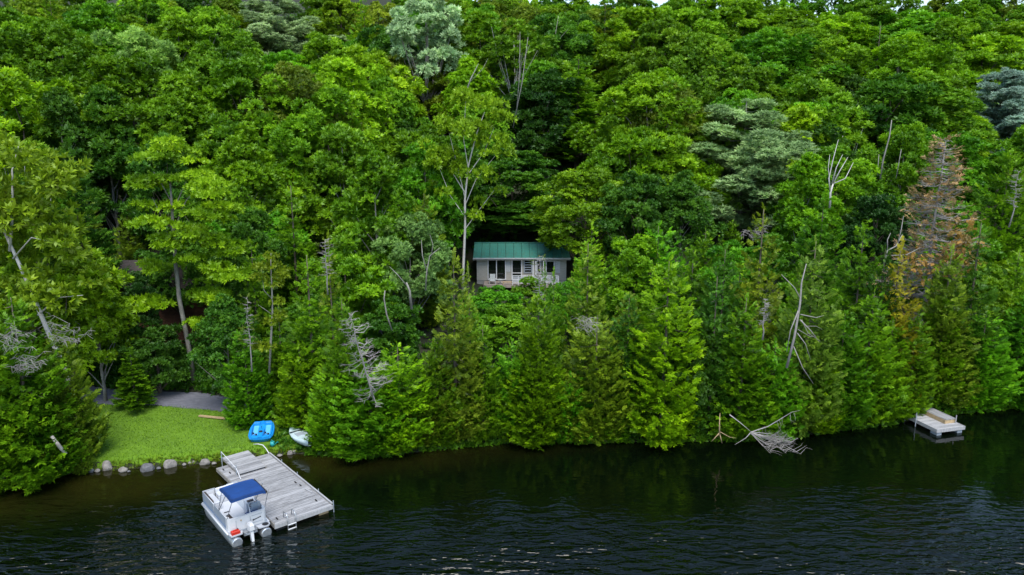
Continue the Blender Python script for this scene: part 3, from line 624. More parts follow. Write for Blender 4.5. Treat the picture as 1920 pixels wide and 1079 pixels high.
# slender white birch left of the cabin roof, airy crown; the trunk forks twice
def birch_special():
    H = 13.0; m = MB(); r = np.random.default_rng(3); F_ = Fol()
    main = [(0, 0, 0), (.12, 0, 2.4), (.28, 0, 4.6), (.30, 0, 6.4), (.6, 0, 8.4), (1.3, 0, 10.4), (1.9, 0, 11.6)]
    m.tube(main, [.12, .11, .10, .08, .06, .04, .015], 8)
    limbs = [[(.25, 0, 4.5), (1.3, .3, 5.6), (2.6, .4, 6.9)], [(.3, 0, 6.0), (1.2, -.3, 7.6), (2.9, -.2, 9.2)], [(.3, 0, 6.5), (-.3, .4, 8.4), (-.9, .3, 10.4)], [(.6, 0, 8.2), (.3, -.5, 10), (.5, -.5, 12.2)], [(.5, 0, 7.8), (1.8, .6, 9.2), (2.6, .9, 10.7)], [(.28, 0, 5.3), (-.8, -.3, 6.6), (-1.6, -.2, 8.2)], [(.3, 0, 6.8), (-.9, .6, 8.2), (-1.7, .9, 9.2)]]
    for l in limbs: m.tube(l, [.04, .028, .01], 5, False)
    ends = [main[-1], main[-2]] + [l[-1] for l in limbs] + [l[1] for l in limbs]
    for e in ends:
        for q in range(4 if e[2] > 8 else 2):
            c = np.array(e) + r.normal(0, .55, 3) * [1, 1, .6] + [0, 0, .2]; n = 24; u = norm(r.normal(size=(n, 3))); u[:, 2] = np.abs(u[:, 2]) - .2
            F_.add(c + u * [.6, .6, .35], u + [0, 0, .4], r.normal(size=(n, 3)), .5 * r.uniform(.7, 1.2, n), np.clip(r.normal(.5, .15, n), 0, 1))
    return F_.mesh('birch_crown', TUFTS, r), m
c, m = birch_special()
single('birch_tree', 862, 190, 470, 'slender white birch with an airy yellow-green crown beside the green cabin roof', 'tree', c, m, (.21, .35, .010), BIRCHBARK, Y=67, H0=12.2).scale.x *= .78
# leaning birches at the left edge
m = MB(); m.tube([(-.0, 0, 0), (-.5, 0, 2.6), (-1.2, 0, 5.0), (-2.0, .1, 7.6), (-2.5, 0, 9.4)], [.12, .11, .09, .07, .05], 8)
m.tube([(-2.3, 0, 8.3), (-2.0, .1, 10), (-1.8, .1, 11.6), (-1.4, .1, 12.6)], [.06, .05, .035, .015], 6); m.tube([(-2.5, 0, 9.4), (-3.2, .1, 10.4), (-3.0, .1, 11.5), (-2.4, .1, 12.4)], [.055, .045, .035, .015], 6)
m.tube([(-1.5, 0, 5.6), (-.4, -.2, 6.4), (.6, -.2, 6.5)], [.04, .03, .01], 5); m.tube([(-2.2, 0, 8.0), (-1.2, -.2, 8.9), (-.3, -.2, 8.7)], [.04, .025, .01], 5)
F_ = Fol(); r = np.random.default_rng(8)
for q in range(60):
    c = np.array([r.uniform(-4.2, .2), r.uniform(-.9, 1.8), r.uniform(6.2, 12.8)]); n = 24; u = norm(r.normal(size=(n, 3))); F_.add(c + u * [.6, .6, .35], u + [0, 0, .5], r.normal(size=(n, 3)), .5 * r.uniform(.7, 1.2, n), np.clip(r.normal(.5, .15, n), 0, 1))
single('birch_tree', 98, 270, 700, 'white birch leaning left with twin upper stems at the left edge', 'tree', F_.mesh('birch_crown', TUFTS, r), m, (.19, .29, .010), BIRCHBARK, Y=41.2, H0=12.6)
# pale trunk of the tall maple that overhangs the lawn
def bare(name, pts, radii, Y, label, cat, m_=GREYBARK, parts=(), n=7, zoff=0.0):
    """a stem traced at distance Y; thickness in metres"""
    P = [at(px, py, Y + (q[0] if q else 0)) for px, py, *q in pts]; o = P[0].copy(); e = empty(name, tuple(o)); mm = MB(); mm.tube([p - o for p in P], radii, n); mm.build('trunk', m_, e, True)
    for pp, rr in parts:
        Q = [at(px, py, Y + (q[0] if q else 0)) for px, py, *q in pp]; MB().tube([p - o for p in Q], rr, 5).build('branch', m_, e, True)
    setp(e, label, cat); return e
bare('maple_trunk', [(364, 716), (352, 640), (336, 560), (330, 500), (325, 440), (322, 380), (318, 330)], [.19, .17, .15, .13, .11, .08, .05], 49.6, 'tall pale grey maple stem rising behind the lawn and path', 'tree', GREYBARK,
     [([(324, 430), (300, 400), (285, 370)], [.05, .035, .015]), ([(323, 400), (345, 350), (352, 330)], [.05, .035, .015]), ([(326, 440), (338, 400), (350, 375), (362, 362)], [.05, .035, .02, .01]), ([(322, 380), (300, 340), (288, 322)], [.04, .03, .012])])
# layered sprays for that maple, open at the middle so the stem shows
F_ = Fol(); r = np.random.default_rng(31); o = at(364, 716, 49.6)
for px, py, s in [(318, 275, 1), (290, 300, 1), (345, 300, 1), (275, 345, 1), (310, 340, .8), (365, 335, 1), (390, 360, 1), (300, 390, .9), (380, 400, 1), (410, 400, 1), (275, 425, 1), (300, 455, .8), (365, 440, 1), (405, 450, 1), (425, 470, 1), (355, 490, .9), (395, 505, 1), (300, 500, .8), (375, 545, .9), (410, 560, .9), (440, 520, .9), (290, 570, .8), (380, 600, .8)]:
    c = at(px, py, 49.6 + r.uniform(-1.6, 1.0)) - o
    for q in range(4):
        cc = c + r.normal(0, 1, 3) * [.6, .6, .22]; n = 42; u = norm(r.normal(size=(n, 3))); u[:, 2] = np.abs(u[:, 2]) * .6
        F_.add(cc + u * [.85 * s, .85 * s, .22], u + [0, -.15, .25], r.normal(size=(n, 3)), .5 * r.uniform(.7, 1.2, n), np.clip(r.normal(.5, .16) + r.normal(0, .1, n), 0, 1))
me = F_.mesh('maple_crown', TUFTS, r); me.materials.append(LEAF)
ck = link_mesh('crown', me, None, bpy.data.objects['maple_trunk']); ck.color = (.19, .34, .006, 1); bpy.data.objects['maple_trunk'].name = 'tall_maple_tree'

# rusty dead spruce upper right
m, tm, tips = dead_conifer(61, 11, 3.1, 150, .2, .12, 1.9, .13, .8)
e = single('dead_spruce_tree', 1772, 258, 480, 'half dead spruce with grey boughs and rusty needles near the right edge', 'tree', None, m, Y=53, bark=DEADWOOD, H0=11)
tm.build('boughs', DEADWOOD, e)['kind'] = 'stuff'; F_ = Fol(); r = np.random.default_rng(4)
for b, d in tips:
    if r.random() < (.6 if b[2] > 5.5 else .3): F_.add([b - d * .3], [d], [[0, 0, 1]], [.42 * r.uniform(.6, 1.2)], [r.random()])
me = F_.mesh('rusty_needles', FRONDS, r); me.materials.append(NEEDLE); nn = link_mesh('rusty_needles', me, None, e); nn.color = (.37, .26, .12, 1)
# rusty lower branch mass beside it
e = empty('rusty_cedar_branches', tuple(at(1800, 500, 50.5))); F_ = Fol(); r = np.random.default_rng(14); o = at(1800, 500, 50.5)
for px, py in [(1805, 430), (1815, 450), (1810, 475), (1822, 490), (1795, 505), (1800, 465), (1720, 480), (1705, 500), (1735, 510), (1780, 480), (1760, 495)]:
    c = at(px, py, 50.3) - o; n = 16; u = norm(r.normal(size=(n, 3))); F_.add(c + u * .5, u + [0, 0, -.2], r.normal(size=(n, 3)), .5 * r.uniform(.7, 1.2, n), r.random(n))
me = F_.mesh('rusty_sprays', FRONDS, r); me.materials.append(NEEDLE); q = link_mesh('crown', me, None, e); q.color = (.30, .18, .04, 1); setp(e, 'cedar top turning rusty orange just below the half dead spruce', 'tree')
mm = MB(); mm.tube([(0, 0, -5), (0, .3, 0), (.1, .3, 2)], [.12, .08, .03], 6); mm.build('trunk', BARK, e)
# bleached snag above the left cedars
m, tm, _ = dead_conifer(62, 6.6, 1.5, 64, .0, .25, 1.3, .075, .35)
e = empty('dead_spruce_snag', tuple(at(700, 742, 39.3)), 0); e.rotation_euler = (math.radians(6), math.radians(-14), .4); m.build('trunk', DEADWOOD, e, True); tm.build('boughs', DEADWOOD, e)['kind'] = 'stuff'; setp(e, 'bleached bare snag with tangled boughs leaning over the left cedars', 'dead tree')
e.scale = (.8, .8, .78)
# thin pole-topped spruces
def pole(px, top, bot, Y, label, tops=True, seed=0, R=.35):
    a = at(px, bot, Y); b = at(px, top, Y); H = b[2] - a[2]
    m, tm, tips = dead_conifer(70 + seed, H, R, 26, .3, .05, .6, .045, .3)
    e = empty('bare_pole_spruce', tuple(a)); m.build('trunk', DEADWOOD, e, True); tm.build('boughs', DEADWOOD, e)['kind'] = 'stuff'
    if tops:
        F_ = Fol(); r = np.random.default_rng(seed)
        for q, d in tips:
            if r.random() < .5: F_.add([q], [d], [[0, 0, 1]], [.3], [r.random()])
        me = F_.mesh('crown', FRONDS, r); me.materials.append(NEEDLE); c = link_mesh('crown', me, None, e); c.color = (.10, .15, .014, 1)
    setp(e, label, 'tree', 'thin spruce tops poking out of the canopy')
pole(614, 448, 545, 44, 'thin bare spruce top poking up left of the bleached snag', seed=1)
pole(1010, 480, 600, 45, 'thin bare pole standing in front of the green-roofed cabin', seed=2, R=.3)
pole(473, 560, 690, 42, 'thin pale stem rising at the left of the yellow sprayed sapling', seed=3, R=.2)
pole(1430, 560, 630, 40.6, 'thin pale stem in the olive cedar left of the dead leaning boughs', seed=4, R=.2)
pole(1895, 320, 420, 49, 'thin pale spruce leader near the right edge beside the rusty spruce', seed=6, R=.3)
# sapling with yellow tiers
bare('tiered_sapling', [(505, 700), (508, 640), (511, 590), (510, 540), (508, 500), (508, 475)], [.07, .065, .055, .045, .03, .015], 42.5, 'slim pale sapling with separate yellow-green tiers right of the lawn', 'tree', GREYBARK,
     [([(509, 560), (495, 545), (492, 520)], [.025, .02, .01]), ([(510, 590), (496, 580), (484, 572)], [.02, .015, .008])])
e = bpy.data.objects['tiered_sapling']; o = at(505, 700, 42.5); F_ = Fol(); r = np.random.default_rng(21)
for px, py, s in [(508, 480, .35), (505, 497, .6), (520, 505, .6), (490, 500, .4), (528, 515, .4), (515, 530, .5), (485, 520, .4), (520, 565, .35), (510, 602, .4), (498, 650, .5), (488, 648, .4), (525, 590, .35)]:
    c = at(px, py, 42.5) - o; n = 34; u = norm(r.normal(size=(n, 3))); F_.add(c + u * [s, s, .12], u * [1, 1, .3] + [0, 0, .15], r.normal(size=(n, 3)), .34 * r.uniform(.7, 1.2, n), np.clip(r.normal(.55, .15, n), 0, 1))
me = F_.mesh('crown', TUFTS, r); me.materials.append(LEAF); c = link_mesh('crown', me, None, e); c.color = (.17, .24, .008, 1)
# pale forked dead stems right of centre
def stems(name, Y, label, cat, tr, brs, m_=DEADWOOD): return bare(name, tr[0], tr[1], Y, label, cat, m_, brs)
stems('leaning_dead_tree', 38.9, 'grey dead leaning tree with a forked top among the right cedars', 'dead tree', ([(1475, 690), (1490, 630), (1500, 570), (1503, 530), (1512, 495)], [.075, .065, .055, .04, .02]),
      [([(1503, 565), (1490, 540), (1465, 515)], [.035, .025, .012]), ([(1500, 575), (1482, 620), (1475, 660)], [.04, .03, .02]), ([(1500, 600), (1520, 620), (1536, 642)], [.035, .025, .01]), ([(1495, 625), (1510, 645), (1520, 675)], [.025, .02, .01]), ([(1488, 650), (1505, 690), (1525, 720)], [.025, .02, .01]),
       ([(1501, 590), (1530, 596), (1545, 592)], [.03, .02, .01]), ([(1512, 612), (1530, 612), (1542, 618)], [.015, .012, .006]), ([(1503, 600), (1515, 625), (1538, 640)], [.02, .015, .008]), ([(1496, 618), (1520, 632), (1530, 630)], [.015, .012, .006])])
stems('pale_forked_snag', 49, 'pale broken branches sticking out left of the rusty dead spruce', 'dead tree', ([(1656, 500), (1664, 470), (1680, 462), (1692, 440)], [.06, .05, .04, .02]), [([(1664, 472), (1664, 450), (1670, 437)], [.04, .03, .012]), ([(1682, 462), (1690, 430), (1694, 405)], [.04, .03, .012]), ([(1664, 480), (1700, 478), (1725, 465)], [.035, .03, .012])])
stems('bare_forked_birch', 60, 'pale forked birch stems fanning out right of the big blue-grey pine', 'tree', ([(1556, 392), (1557, 362), (1562, 345)], [.09, .08, .06]),
      [([(1557, 362), (1554, 335), (1562, 300), (1572, 262)], [.06, .05, .035, .015]), ([(1562, 345), (1575, 320), (1590, 295)], [.055, .04, .015]), ([(1562, 345), (1585, 335), (1600, 305)], [.05, .04, .015]), ([(1560, 345), (1568, 315), (1580, 290)], [.05, .035, .012]), ([(1556, 345), (1553, 315), (1556, 290)], [.04, .03, .012])], BIRCHBARK)
stems('bare_birch_trunk', 78, 'thin pale stem pair in the dark gap left of the rusty spruce', 'tree', ([(1650, 335), (1656, 300), (1668, 255), (1672, 225)], [.09, .08, .06, .04]), [([(1645, 330), (1648, 290)], [.05, .03]), ([(1680, 335), (1690, 280)], [.05, .03])], GREYBARK)
for a, b, Y, l in (((968, 215), (975, 60), 96, 'left one of two thin pale stems above the dark gap right of the white birch'), ((962, 240), (990, 70), 92, 'right leaning thin pale stem above the dark gap right of the white birch'), ((1022, 150), (1047, 30), 118, 'pale bare forked stem near the top left of the tall hemlock')):
    stems('pale_birch_stem', Y, l, 'tree', ([a, ((a[0] + b[0]) / 2 + 3, (a[1] + b[1]) / 2), b], [.06, .05, .02]), [([((a[0] + b[0]) / 2, (a[1] + b[1]) / 2), (b[0] + 18, b[1] + 25)], [.03, .015])], GREYBARK)
stems('pale_leaning_stem', 95, 'pale slanting stem between the silvery aspen and the white birch', 'tree', ([(868, 190), (882, 150), (897, 120)], [.1, .08, .03]), [([(880, 155), (905, 130), (915, 110)], [.04, .03, .012])], GREYBARK)
stems('willow_tree', 44.5, 'pale crooked double stem left of the cabin below the sage green birch', 'tree', ([(735, 620), (725, 590), (720, 560), (722, 545)], [.05, .05, .04, .03]), [], GREYBARK)
stems('willow_tree', 45.5, 'pale spreading limbs of the sage green crown left of the cabin', 'tree', ([(772, 580), (768, 545), (762, 530), (775, 500), (790, 520)][:3], [.09, .07, .05]),
      [([(798, 545), (800, 510), (806, 480), (825, 465)], [.05, .045, .035, .015]), ([(802, 515), (792, 480), (790, 450)], [.04, .035, .012]), ([(762, 535), (745, 515), (730, 500)], [.035, .03, .01]), ([(808, 482), (812, 460), (806, 440)], [.03, .02, .01])], GREYBARK)
# fallen boughs in the water
m = MB(); r = random.Random(9); Yf = 38.8
def wp(px, py, dy=0): return at(px, py, Yf + dy)
o = wp(1407, 809); e = empty('fallen_boughs', (o[0], o[1], o[2]))
def tw(pts, r0, n=4): m.tube([wp(*p) - o for p in pts], [r0 * (1 - .8 * i / (len(pts) - 1)) for i in range(len(pts))], n, False)
tw([(1368, 778, .8), (1388, 793, .5), (1407, 809, 0)], .038); tw([(1407, 811, 0), (1440, 800, .2), (1465, 785, .4), (1485, 773, .5), (1500, 770, .6)], .030); tw([(1407, 812, 0), (1398, 822, -.1), (1378, 834, -.2)], .035)
for k in range(18):
    a = 812 + r.uniform(-2, 2); ex, ey = r.uniform(1440, 1502), r.uniform(826, 852)
    mx_, my = (1407 + ex) / 2, (a + ey) / 2 + r.uniform(-7, 3); tw([(1408, a, 0), (mx_, my, -.2), (ex, ey, -.45)], .022)
    for q in range(6):
        t = r.uniform(.45, 1); bx, by = 1408 + (ex - 1408) * t, a + (ey - a) * t - 2 * math.sin(t * 3); tw([(bx, by, -.4 * t), (bx + r.uniform(4, 16), by + r.uniform(-12, 5), -.35), (bx + r.uniform(10, 26), by + r.uniform(-16, 8), -.3)], .011, 3)
for k in range(10):
    t = r.uniform(.1, 1); bx, by = 1407 + 90 * t, 811 - 40 * t; tw([(bx, by, .3), (bx + r.uniform(-2, 6), by + 10, .2), (bx + r.uniform(0, 10), by + r.uniform(14, 26), .1)], .010, 3)
m.build('branch_tangle', DEADWOOD, e); setp(e, 'bleached fallen boughs trailing into the water below the cedars', 'fallen branch')
stems('dead_stump_stem', 40.2, 'thin grey stem on spread roots at the waterline left of the fallen boughs', 'dead tree', ([(1349, 818), (1349, 795), (1350, 775)], [.05, .03, .012]), [([(1349, 812), (1340, 822), (1334, 828)], [.03, .02, .01]), ([(1349, 812), (1352, 824), (1354, 832)], [.03, .02, .01]), ([(1350, 810), (1368, 820), (1380, 822)], [.02, .015, .008])], RAWWOOD)
bare('slanting_log', [(97, 818), (112, 838), (124, 852)], [.08, .10, .09], 36.4, 'grey slanting log poking out of the bushes left of the lawn', 'log', DEADWOOD)
# bleached twigs in the left cedars
for (px, py, s, Y, l) in ((30, 640, 1.0, 35.3, 'grey dead twigs on the cedar at the left edge'), (130, 625, 1.1, 36.8, 'pale drooping dead twigs crowning the olive cedar left of the lawn'), (60, 685, .8, 35.6, 'grey dead twig tangle below the left edge cedar top'), (1105, 610, .8, 40, 'grey dead twigs on the olive cedar right of the cabin'), (1410, 440, .8, 50, 'grey dead twigs in the olive cedar under the blue-grey pine')):
    mm = MB(); r = random.Random(px)
    for k in range(26):
        a = r.uniform(0, 6.28); L = r.uniform(.5, 1.3) * s; d = Vector((math.cos(a), -abs(math.sin(a)) * .8, r.uniform(.2, .9))) * L; b0 = Vector((r.uniform(-.5, .5), r.uniform(-.2, .2), r.uniform(-.5, .5))) * s
        mm.tube([b0, b0 + d * .6, b0 + d + Vector((0, 0, -.35 * L))], [.014, .011, .005], 3, False)
        for q in range(3): t = r.uniform(.3, .9); bb = b0 + d * t; mm.tube([bb, bb + Vector((r.uniform(-.3, .3), r.uniform(-.3, 0), r.uniform(-.35, .1)))], [.008, .004], 3, False)
    o = mm.build('dead_twigs', DEADWOOD); o.location = tuple(at(px, py, Y)); setp(o, l, 'twigs')

# undergrowth
r = np.random.default_rng(77); F_ = Fol()
def scatter(n, x0, x1, y0, y1, s, cond):
    x = r.uniform(x0, x1, n); y = r.uniform(y0, y1, n); k = cond(x, y); x, y = x[k], y[k]; n = len(x)
    F_.add(np.stack([x, y, terr(x, y) + r.uniform(.0, .35, n) * s], -1), np.stack([r.normal(0, .6, n), r.normal(-.2, .6, n), np.ones(n)], -1), r.normal(size=(n, 3)), s * r.uniform(.5, 1.1, n), np.clip(r.normal(.4, .2, n), 0, 1))
scatter(2600, -34, -14, 47.5, 56, .7, lambda x, y: (y > path_y(x) + 1.2))
scatter(1500, -34, -28, 36, 50, .6, lambda x, y: (y > shore(x) + .2) & ~in_path(x, y))
scatter(9000, -60, 60, 38, 74, .8, lambda x, y: (y > shore(x) + .8) & ~((x > -33) & (x < -10.5) & (y < path_y(x) + 1.5)) & ~((x > -6) & (x < 8) & (y > 69)))
scatter(700, -16.5, -11.5, 40.5, 47, .45, lambda x, y: (x > -14.2) | (y > 44.5))
scatter(15000, -120, 120, 74, 190, 1.2, lambda x, y: np.abs(x) < y * .75)
me = F_.mesh('undergrowth', TUFTS, r); me.materials.append(LEAF); o = link_mesh('undergrowth', me); o.color = (.06, .16, .008, 1); setp(o, 'low dark green undergrowth covering the forest floor', 'undergrowth', kind='stuff')
r = np.random.default_rng(78); F_ = Fol(); n = 420; x = r.uniform(-23.5, -12.2, n); y = shore(x) + r.uniform(.0, .45, n); k = np.abs(x + 15.9) > .0; x, y = x[k], y[k]; n = len(x)
F_.add(np.stack([x, y, terr(x, y)], -1), np.stack([r.normal(0, .4, n), r.normal(-.3, .4, n), np.ones(n)], -1), r.normal(size=(n, 3)), .36 * r.uniform(.5, 1.1, n), np.clip(r.normal(.5, .2, n), 0, 1))
me = F_.mesh('bank', [tuft(60 + i, 9, .035, .7) for i in range(3)], r); me.materials.append(LEAF); o = link_mesh('bank_weeds', me); o.color = (.15, .22, .012, 1); setp(o, 'long grass and weeds along the bank below the lawn', 'weeds', kind='stuff')

r = np.random.default_rng(79); F_ = Fol(); n = 5200; x = r.uniform(-12.0, 75, n); d = r.uniform(0, 1, n) ** 1.3 * 1.9 - .12; k = ~((x > 25.2) & (x < 27.6)); x, d = x[k], d[k]; n = len(x); y = shore(x) + d; hz_ = (.08 + .75 * d) * r.uniform(.2, 1, n) * (1 + .5 * np.sin(x * 1.3))
F_.add(np.stack([x, y, np.maximum(terr(x, y), .02) + hz_], -1), np.stack([r.normal(0, .6, n), r.normal(-.5, .5, n), r.uniform(.2, 1, n)], -1), r.normal(size=(n, 3)), .5 * r.uniform(.6, 1.2, n), np.clip(r.normal(.45, .2, n), 0, 1))
me = F_.mesh('shoreline_brush', TUFTS, r); me.materials.append(LEAF); o = link_mesh('shoreline_brush', me); o.color = (.09, .21, .008, 1); setp(o, 'low leafy brush along the waterline under the cedars', 'brush', kind='stuff')

# ------------------------------------------------------------------ rocks
def rock(px, py, w, h, label, m_=ROCK, seed=0):
    x, y = gp(px, py, .05); s = w * (y / F) / 2 * .95; r = np.random.default_rng(seed)
    import bmesh
    bm = bmesh.new(); bmesh.ops.create_icosphere(bm, subdivisions=3, radius=1); pl = norm(r.normal(size=(9, 3))); pl[:, 2] = np.abs(pl[:, 2]) * .7
    for v in bm.verts:
        c = np.array(v.co); f = min(1.0, min(.72 / max(.001, float(c @ q)) if c @ q > 0 else 9 for q in pl)); c = c * f
        c = c * (1 + .05 * math.sin(5 * c[0] + seed) + .04 * math.sin(7 * c[1] + 2 * seed)); v.co = (c[0] * s * 1.15, c[1] * s * .85, c[2] * s * h)
    me = bpy.data.meshes.new('rock'); bm.to_mesh(me); bm.free()
    o = link_mesh('rock', me, m_); o.location = (x, y + .1, .06 + s * h * .15); o.rotation_euler = (0, 0, r.uniform(-.3, .3)); setp(o, label, 'rock', 'rocks along the lawn waterline')
for i, a in enumerate([(199, 879, 26, 1.05, 'big pale squarish rock at the waterline near the left end of the lawn', ROCK), (229, 884, 17, .8, 'small pale wedge rock between the squarish rock and the flat grey rock'), (275, 881, 32, .6, 'long flat grey rock at the waterline below the lawn', ROCKD), (317, 875, 24, 1.0, 'pale pointed rock at the waterline below the lawn'),
                       (383, 870, 20, .8, 'rounded pale rock at the waterline nearest the big dock'), (169, 885, 13, .8, 'small grey rock beside the left bushes', ROCKD), (181, 885, 10, .8, 'tiny pale rock just left of the squarish rock'), (344, 873, 9, .6, 'tiny flat pale rock right of the pointed rock'), (354, 870, 8, .7, 'tiny pale rock left one of the pair near the rounded rock'), (362, 869, 7, .9, 'tiny upright rock beside the rounded rock'),
                       (400, 871, 10, .6, 'small rock touching the left corner of the big dock'), (543, 852, 12, .9, 'small pale rock at the waterline right of the big dock'), (551, 850, 9, .8, 'tiny pinkish rock rightmost beside the big dock'), (523, 856, 11, .5, 'flat stone at the right corner of the big dock'), (240, 886, 8, .5, 'tiny dark stone right of the wedge rock', ROCKD), (296, 880, 9, .6, 'tiny dark stone right of the flat grey rock', ROCKD)]):
    rock(*a[:5], *(a[5:] or (ROCK,)), seed=i + 1)

# ------------------------------------------------------------------ big dock
def beam(mb, a, b, w, h, z): # box between two xy points
    a = Vector((a[0], a[1])); b = Vector((b[0], b[1])); c = (a + b) / 2; d = b - a; mb.box((c.x, c.y, z), (d.length, w, h), math.atan2(d.y, d.x)); return mb
DZ = .45
Ax, Ay = -16.05, 37.72; ang = math.atan2(-.764, .645); LX, WX = 7.75, 2.86
dock = empty('wooden_dock', (Ax, Ay, 0), 0); dock.rotation_euler = (0, 0, ang)   # local +x along the dock to open water, +y to the photo's right
setp(dock, 'large weathered grey plank dock reaching out from the lawn', 'dock')
pm = {}
def plank(parent, cx, cy, cz, lx, ly, lz, m_, name='plank', key=None):
    key = key or (round(lx, 3), round(ly, 3), round(lz, 3), m_.name)
    if key not in pm: pm[key] = bpy.data.meshes.new(name); mb = MB().box((0, 0, 0), (lx, ly, lz), bev=.008); pm[key].from_pydata(mb.v, [], mb.f); pm[key].materials.append(m_)
    o = link_mesh(name, pm[key], None, parent); o.location = (cx, cy, cz); return o
r = random.Random(2); npk = 52; pw_ = LX / npk
for i in range(npk):
    m_ = r.choice([WOOD, WOODB, WOOD, WOODB, WOOD, WOODC]); L = 2.86
    # plank grain runs along its length (local x of the mesh), so turn it a quarter
    o = plank(dock, (i + .5) * pw_, WX / 2 + r.uniform(-.012, .012), DZ - .02 + r.uniform(-.004, .004), L, pw_ - .022, .04, m_); o.rotation_euler = (0, 0, math.pi / 2 + (math.pi if r.random() < .5 else 0))
for nm, (x, y, lx, ly) in (('edge_board', (LX / 2, -.022, LX, .04)), ('edge_board', (LX / 2, WX + .022, LX, .04)), ('edge_board', (LX + .024, WX / 2, .04, WX + .1)), ('edge_board', (-.024, WX / 2, .04, WX + .1))):
    MB().box((x, y, DZ - .13), (lx, ly, .20)).build(nm, WOODB if x > LX else FRAMEW, dock)
MB().box((LX / 2, WX + .06, DZ + .03), (LX - .1, .07, .07)).build('bumper_rail', WOODB, dock)
for x in (.5, 2.6, 5.2, 7.3):
    for y in (.35, WX - .35): MB().box((x, y, .12), (.6, .5, .36)).build('float_block', BLACK if y < 1 else RAWWOOD, dock)
for x in (1.6, 3.6, 6.1, 7.72): MB().tube([(x, WX + .12, -.6), (x, WX + .12, DZ + .16)], .022, 8).build('dock_post', GREYV, dock)
for x, y in ((.5, .16), (1.1, .3), (7.35, .25), (6.9, WX - .4), (4.4, WX - .35), (4.9, WX - .3)):
    MB().box((x, y, DZ + .03), (.20, .04, .04)).box((x, y, DZ + .012), (.07, .06, .03)).build('cleat', BLACK, dock)
MB().box((5.75, WX - .25, DZ + .04), (.65, .06, .06), .15).build('loose_batten', WOODB, dock)
lad = MB()
for y in (.55, .95): lad.tube([(LX - .35, y, DZ + .02), (LX - .3, y, DZ + .30), (LX + .02, y, DZ + .34), (LX + .12, y, DZ + .2), (LX + .14, y, -.4)], .022, 8)
lo_ = lad.build('ladder', RAWWOOD if False else ALU, dock, True)
for z in (.25, .02): MB().box((LX + .14, .75, z), (.06, .42, .03)).build('rung', WHITE, lo_)
# gangway onto the lawn
g0 = [gp(*q, .62) for q in ((416, 858), (459, 841), (482, 864), (440, 890))]
c0 = Vector((*g0[0], 0)); gw = empty('gangway', (g0[0][0], g0[0][1], 0)); gd = Vector((g0[3][0] - g0[0][0], g0[3][1] - g0[0][1])); gwid = math.hypot(g0[1][0] - g0[0][0], g0[1][1] - g0[0][1]); gl = gd.length
gw.rotation_euler = (0, 0, ang); setp(gw, 'short weathered plank ramp joining the big dock to the grass', 'ramp')
for i in range(14):
    w_ = gl / 14; o = plank(gw, (i + .5) * w_, gwid / 2, .60 - .0025 * i, gwid, w_ - .014, .04, r.choice([WOOD, WOODC, WOODB])); o.rotation_euler = (0, 0, math.pi / 2)
for y in (.02, gwid - .02): MB().box((gl / 2, y, .53), (gl, .05, .1)).build('side_beam', FRAMEW, gw)
for x in (.15, gl - .2): MB().tube([(x, -.06, .1), (x, -.06, 1.05)], .025, 8).build('post', GREYV, gw)
MB().tube([(.15, -.06, 1.02), (gl - .2, -.06, .86), (gl + .5, -.1, .50)], .018, 6).build('rope_rail', WHITE, gw)
# white curved pipe rail behind the dock
e = empty('curved_pipe_rail', tuple(at(462, 834, 40.6))); o0 = at(462, 834, 40.6)
P = [(472, 834, 40.9), (484, 833, 40.6), (493, 835, 40.4), (499, 842, 40.1), (506, 853, 39.6)]
MB().tube([at(*p) - o0 for p in P], .028, 8).build('pipe', WHITE, e, True); MB().tube([at(462, 840, 40.6) - o0, at(471, 840, 40.6) - o0, at(474, 843, 40.5) - o0, at(474, 851, 40.4) - o0], .025, 8).build('pipe', WHITE, e, True)
setp(e, 'white curved pipe handrails standing in the grass behind the big dock', 'handrail')

# ------------------------------------------------------------------ pontoon boat
B = empty('pontoon_boat', (-12.16, 31.42, 0), math.radians(39.47)); setp(B, 'white pontoon boat with blue canopy moored at the big dock', 'boat')
HW = .93; BL = 3.75                                        # half width, deck length; stern at y=0
for s in (-1, 1):
    pts = [(s * .68, -.40, .12), (s * .68, -.37, .12), (s * .68, -.3, .12), (s * .68, BL - .55, .12), (s * .68, BL - .2, .18), (s * .68, BL + .12, .30)]
    MB().tube(pts, [.21, .25, .255, .255, .21, .05], 26).build('pontoon', ALU, B)
    MB().box((s * .68, BL / 2, .40), (.12, BL - .3, .10)).build('pontoon_bracket', ALU, B)
MB().box((0, BL / 2, .47), (HW * 2, BL, .07), bev=.02).build('deck', GREYV, B)
for s in (-1, 1): MB().tube([(s * (HW + .015), -.02, .47), (s * (HW + .015), BL - .05, .47)], .045, 8).build('rub_rail', OFFWH, B, True)
MB().tube([(-HW + .03, BL + .015, .47), (HW - .03, BL + .015, .47)], .04, 8).build('rub_rail', OFFWH, B)
fz0, fz1 = .51, 1.13
def panel(name, x0, y0, x1, y1, m_, z0=fz0, z1=fz1, th=.025):
    f = empty(name); f.parent = B
    dx, dy = x1 - x0, y1 - y0; L = math.hypot(dx, dy); a = math.atan2(dy, dx); cx, cy = (x0 + x1) / 2, (y0 + y1) / 2
    MB().box((cx, cy, (z0 + z1) / 2), (L - .04, th, z1 - z0 - .06), a).build('sheet', m_, f)
    q = MB().tube([(x0, y0, z0), (x0, y0, z1), (x1, y1, z1), (x1, y1, z0)], .02, 8)
    n = max(1, int(L / .55))
    for i in range(1, n): t = i / n; q.tube([(x0 + dx * t, y0 + dy * t, z0), (x0 + dx * t, y0 + dy * t, z1)], .013, 6)
    q.build('rail', OFFWH, f, True); return f
X0, X1 = -HW + .06, HW - .06
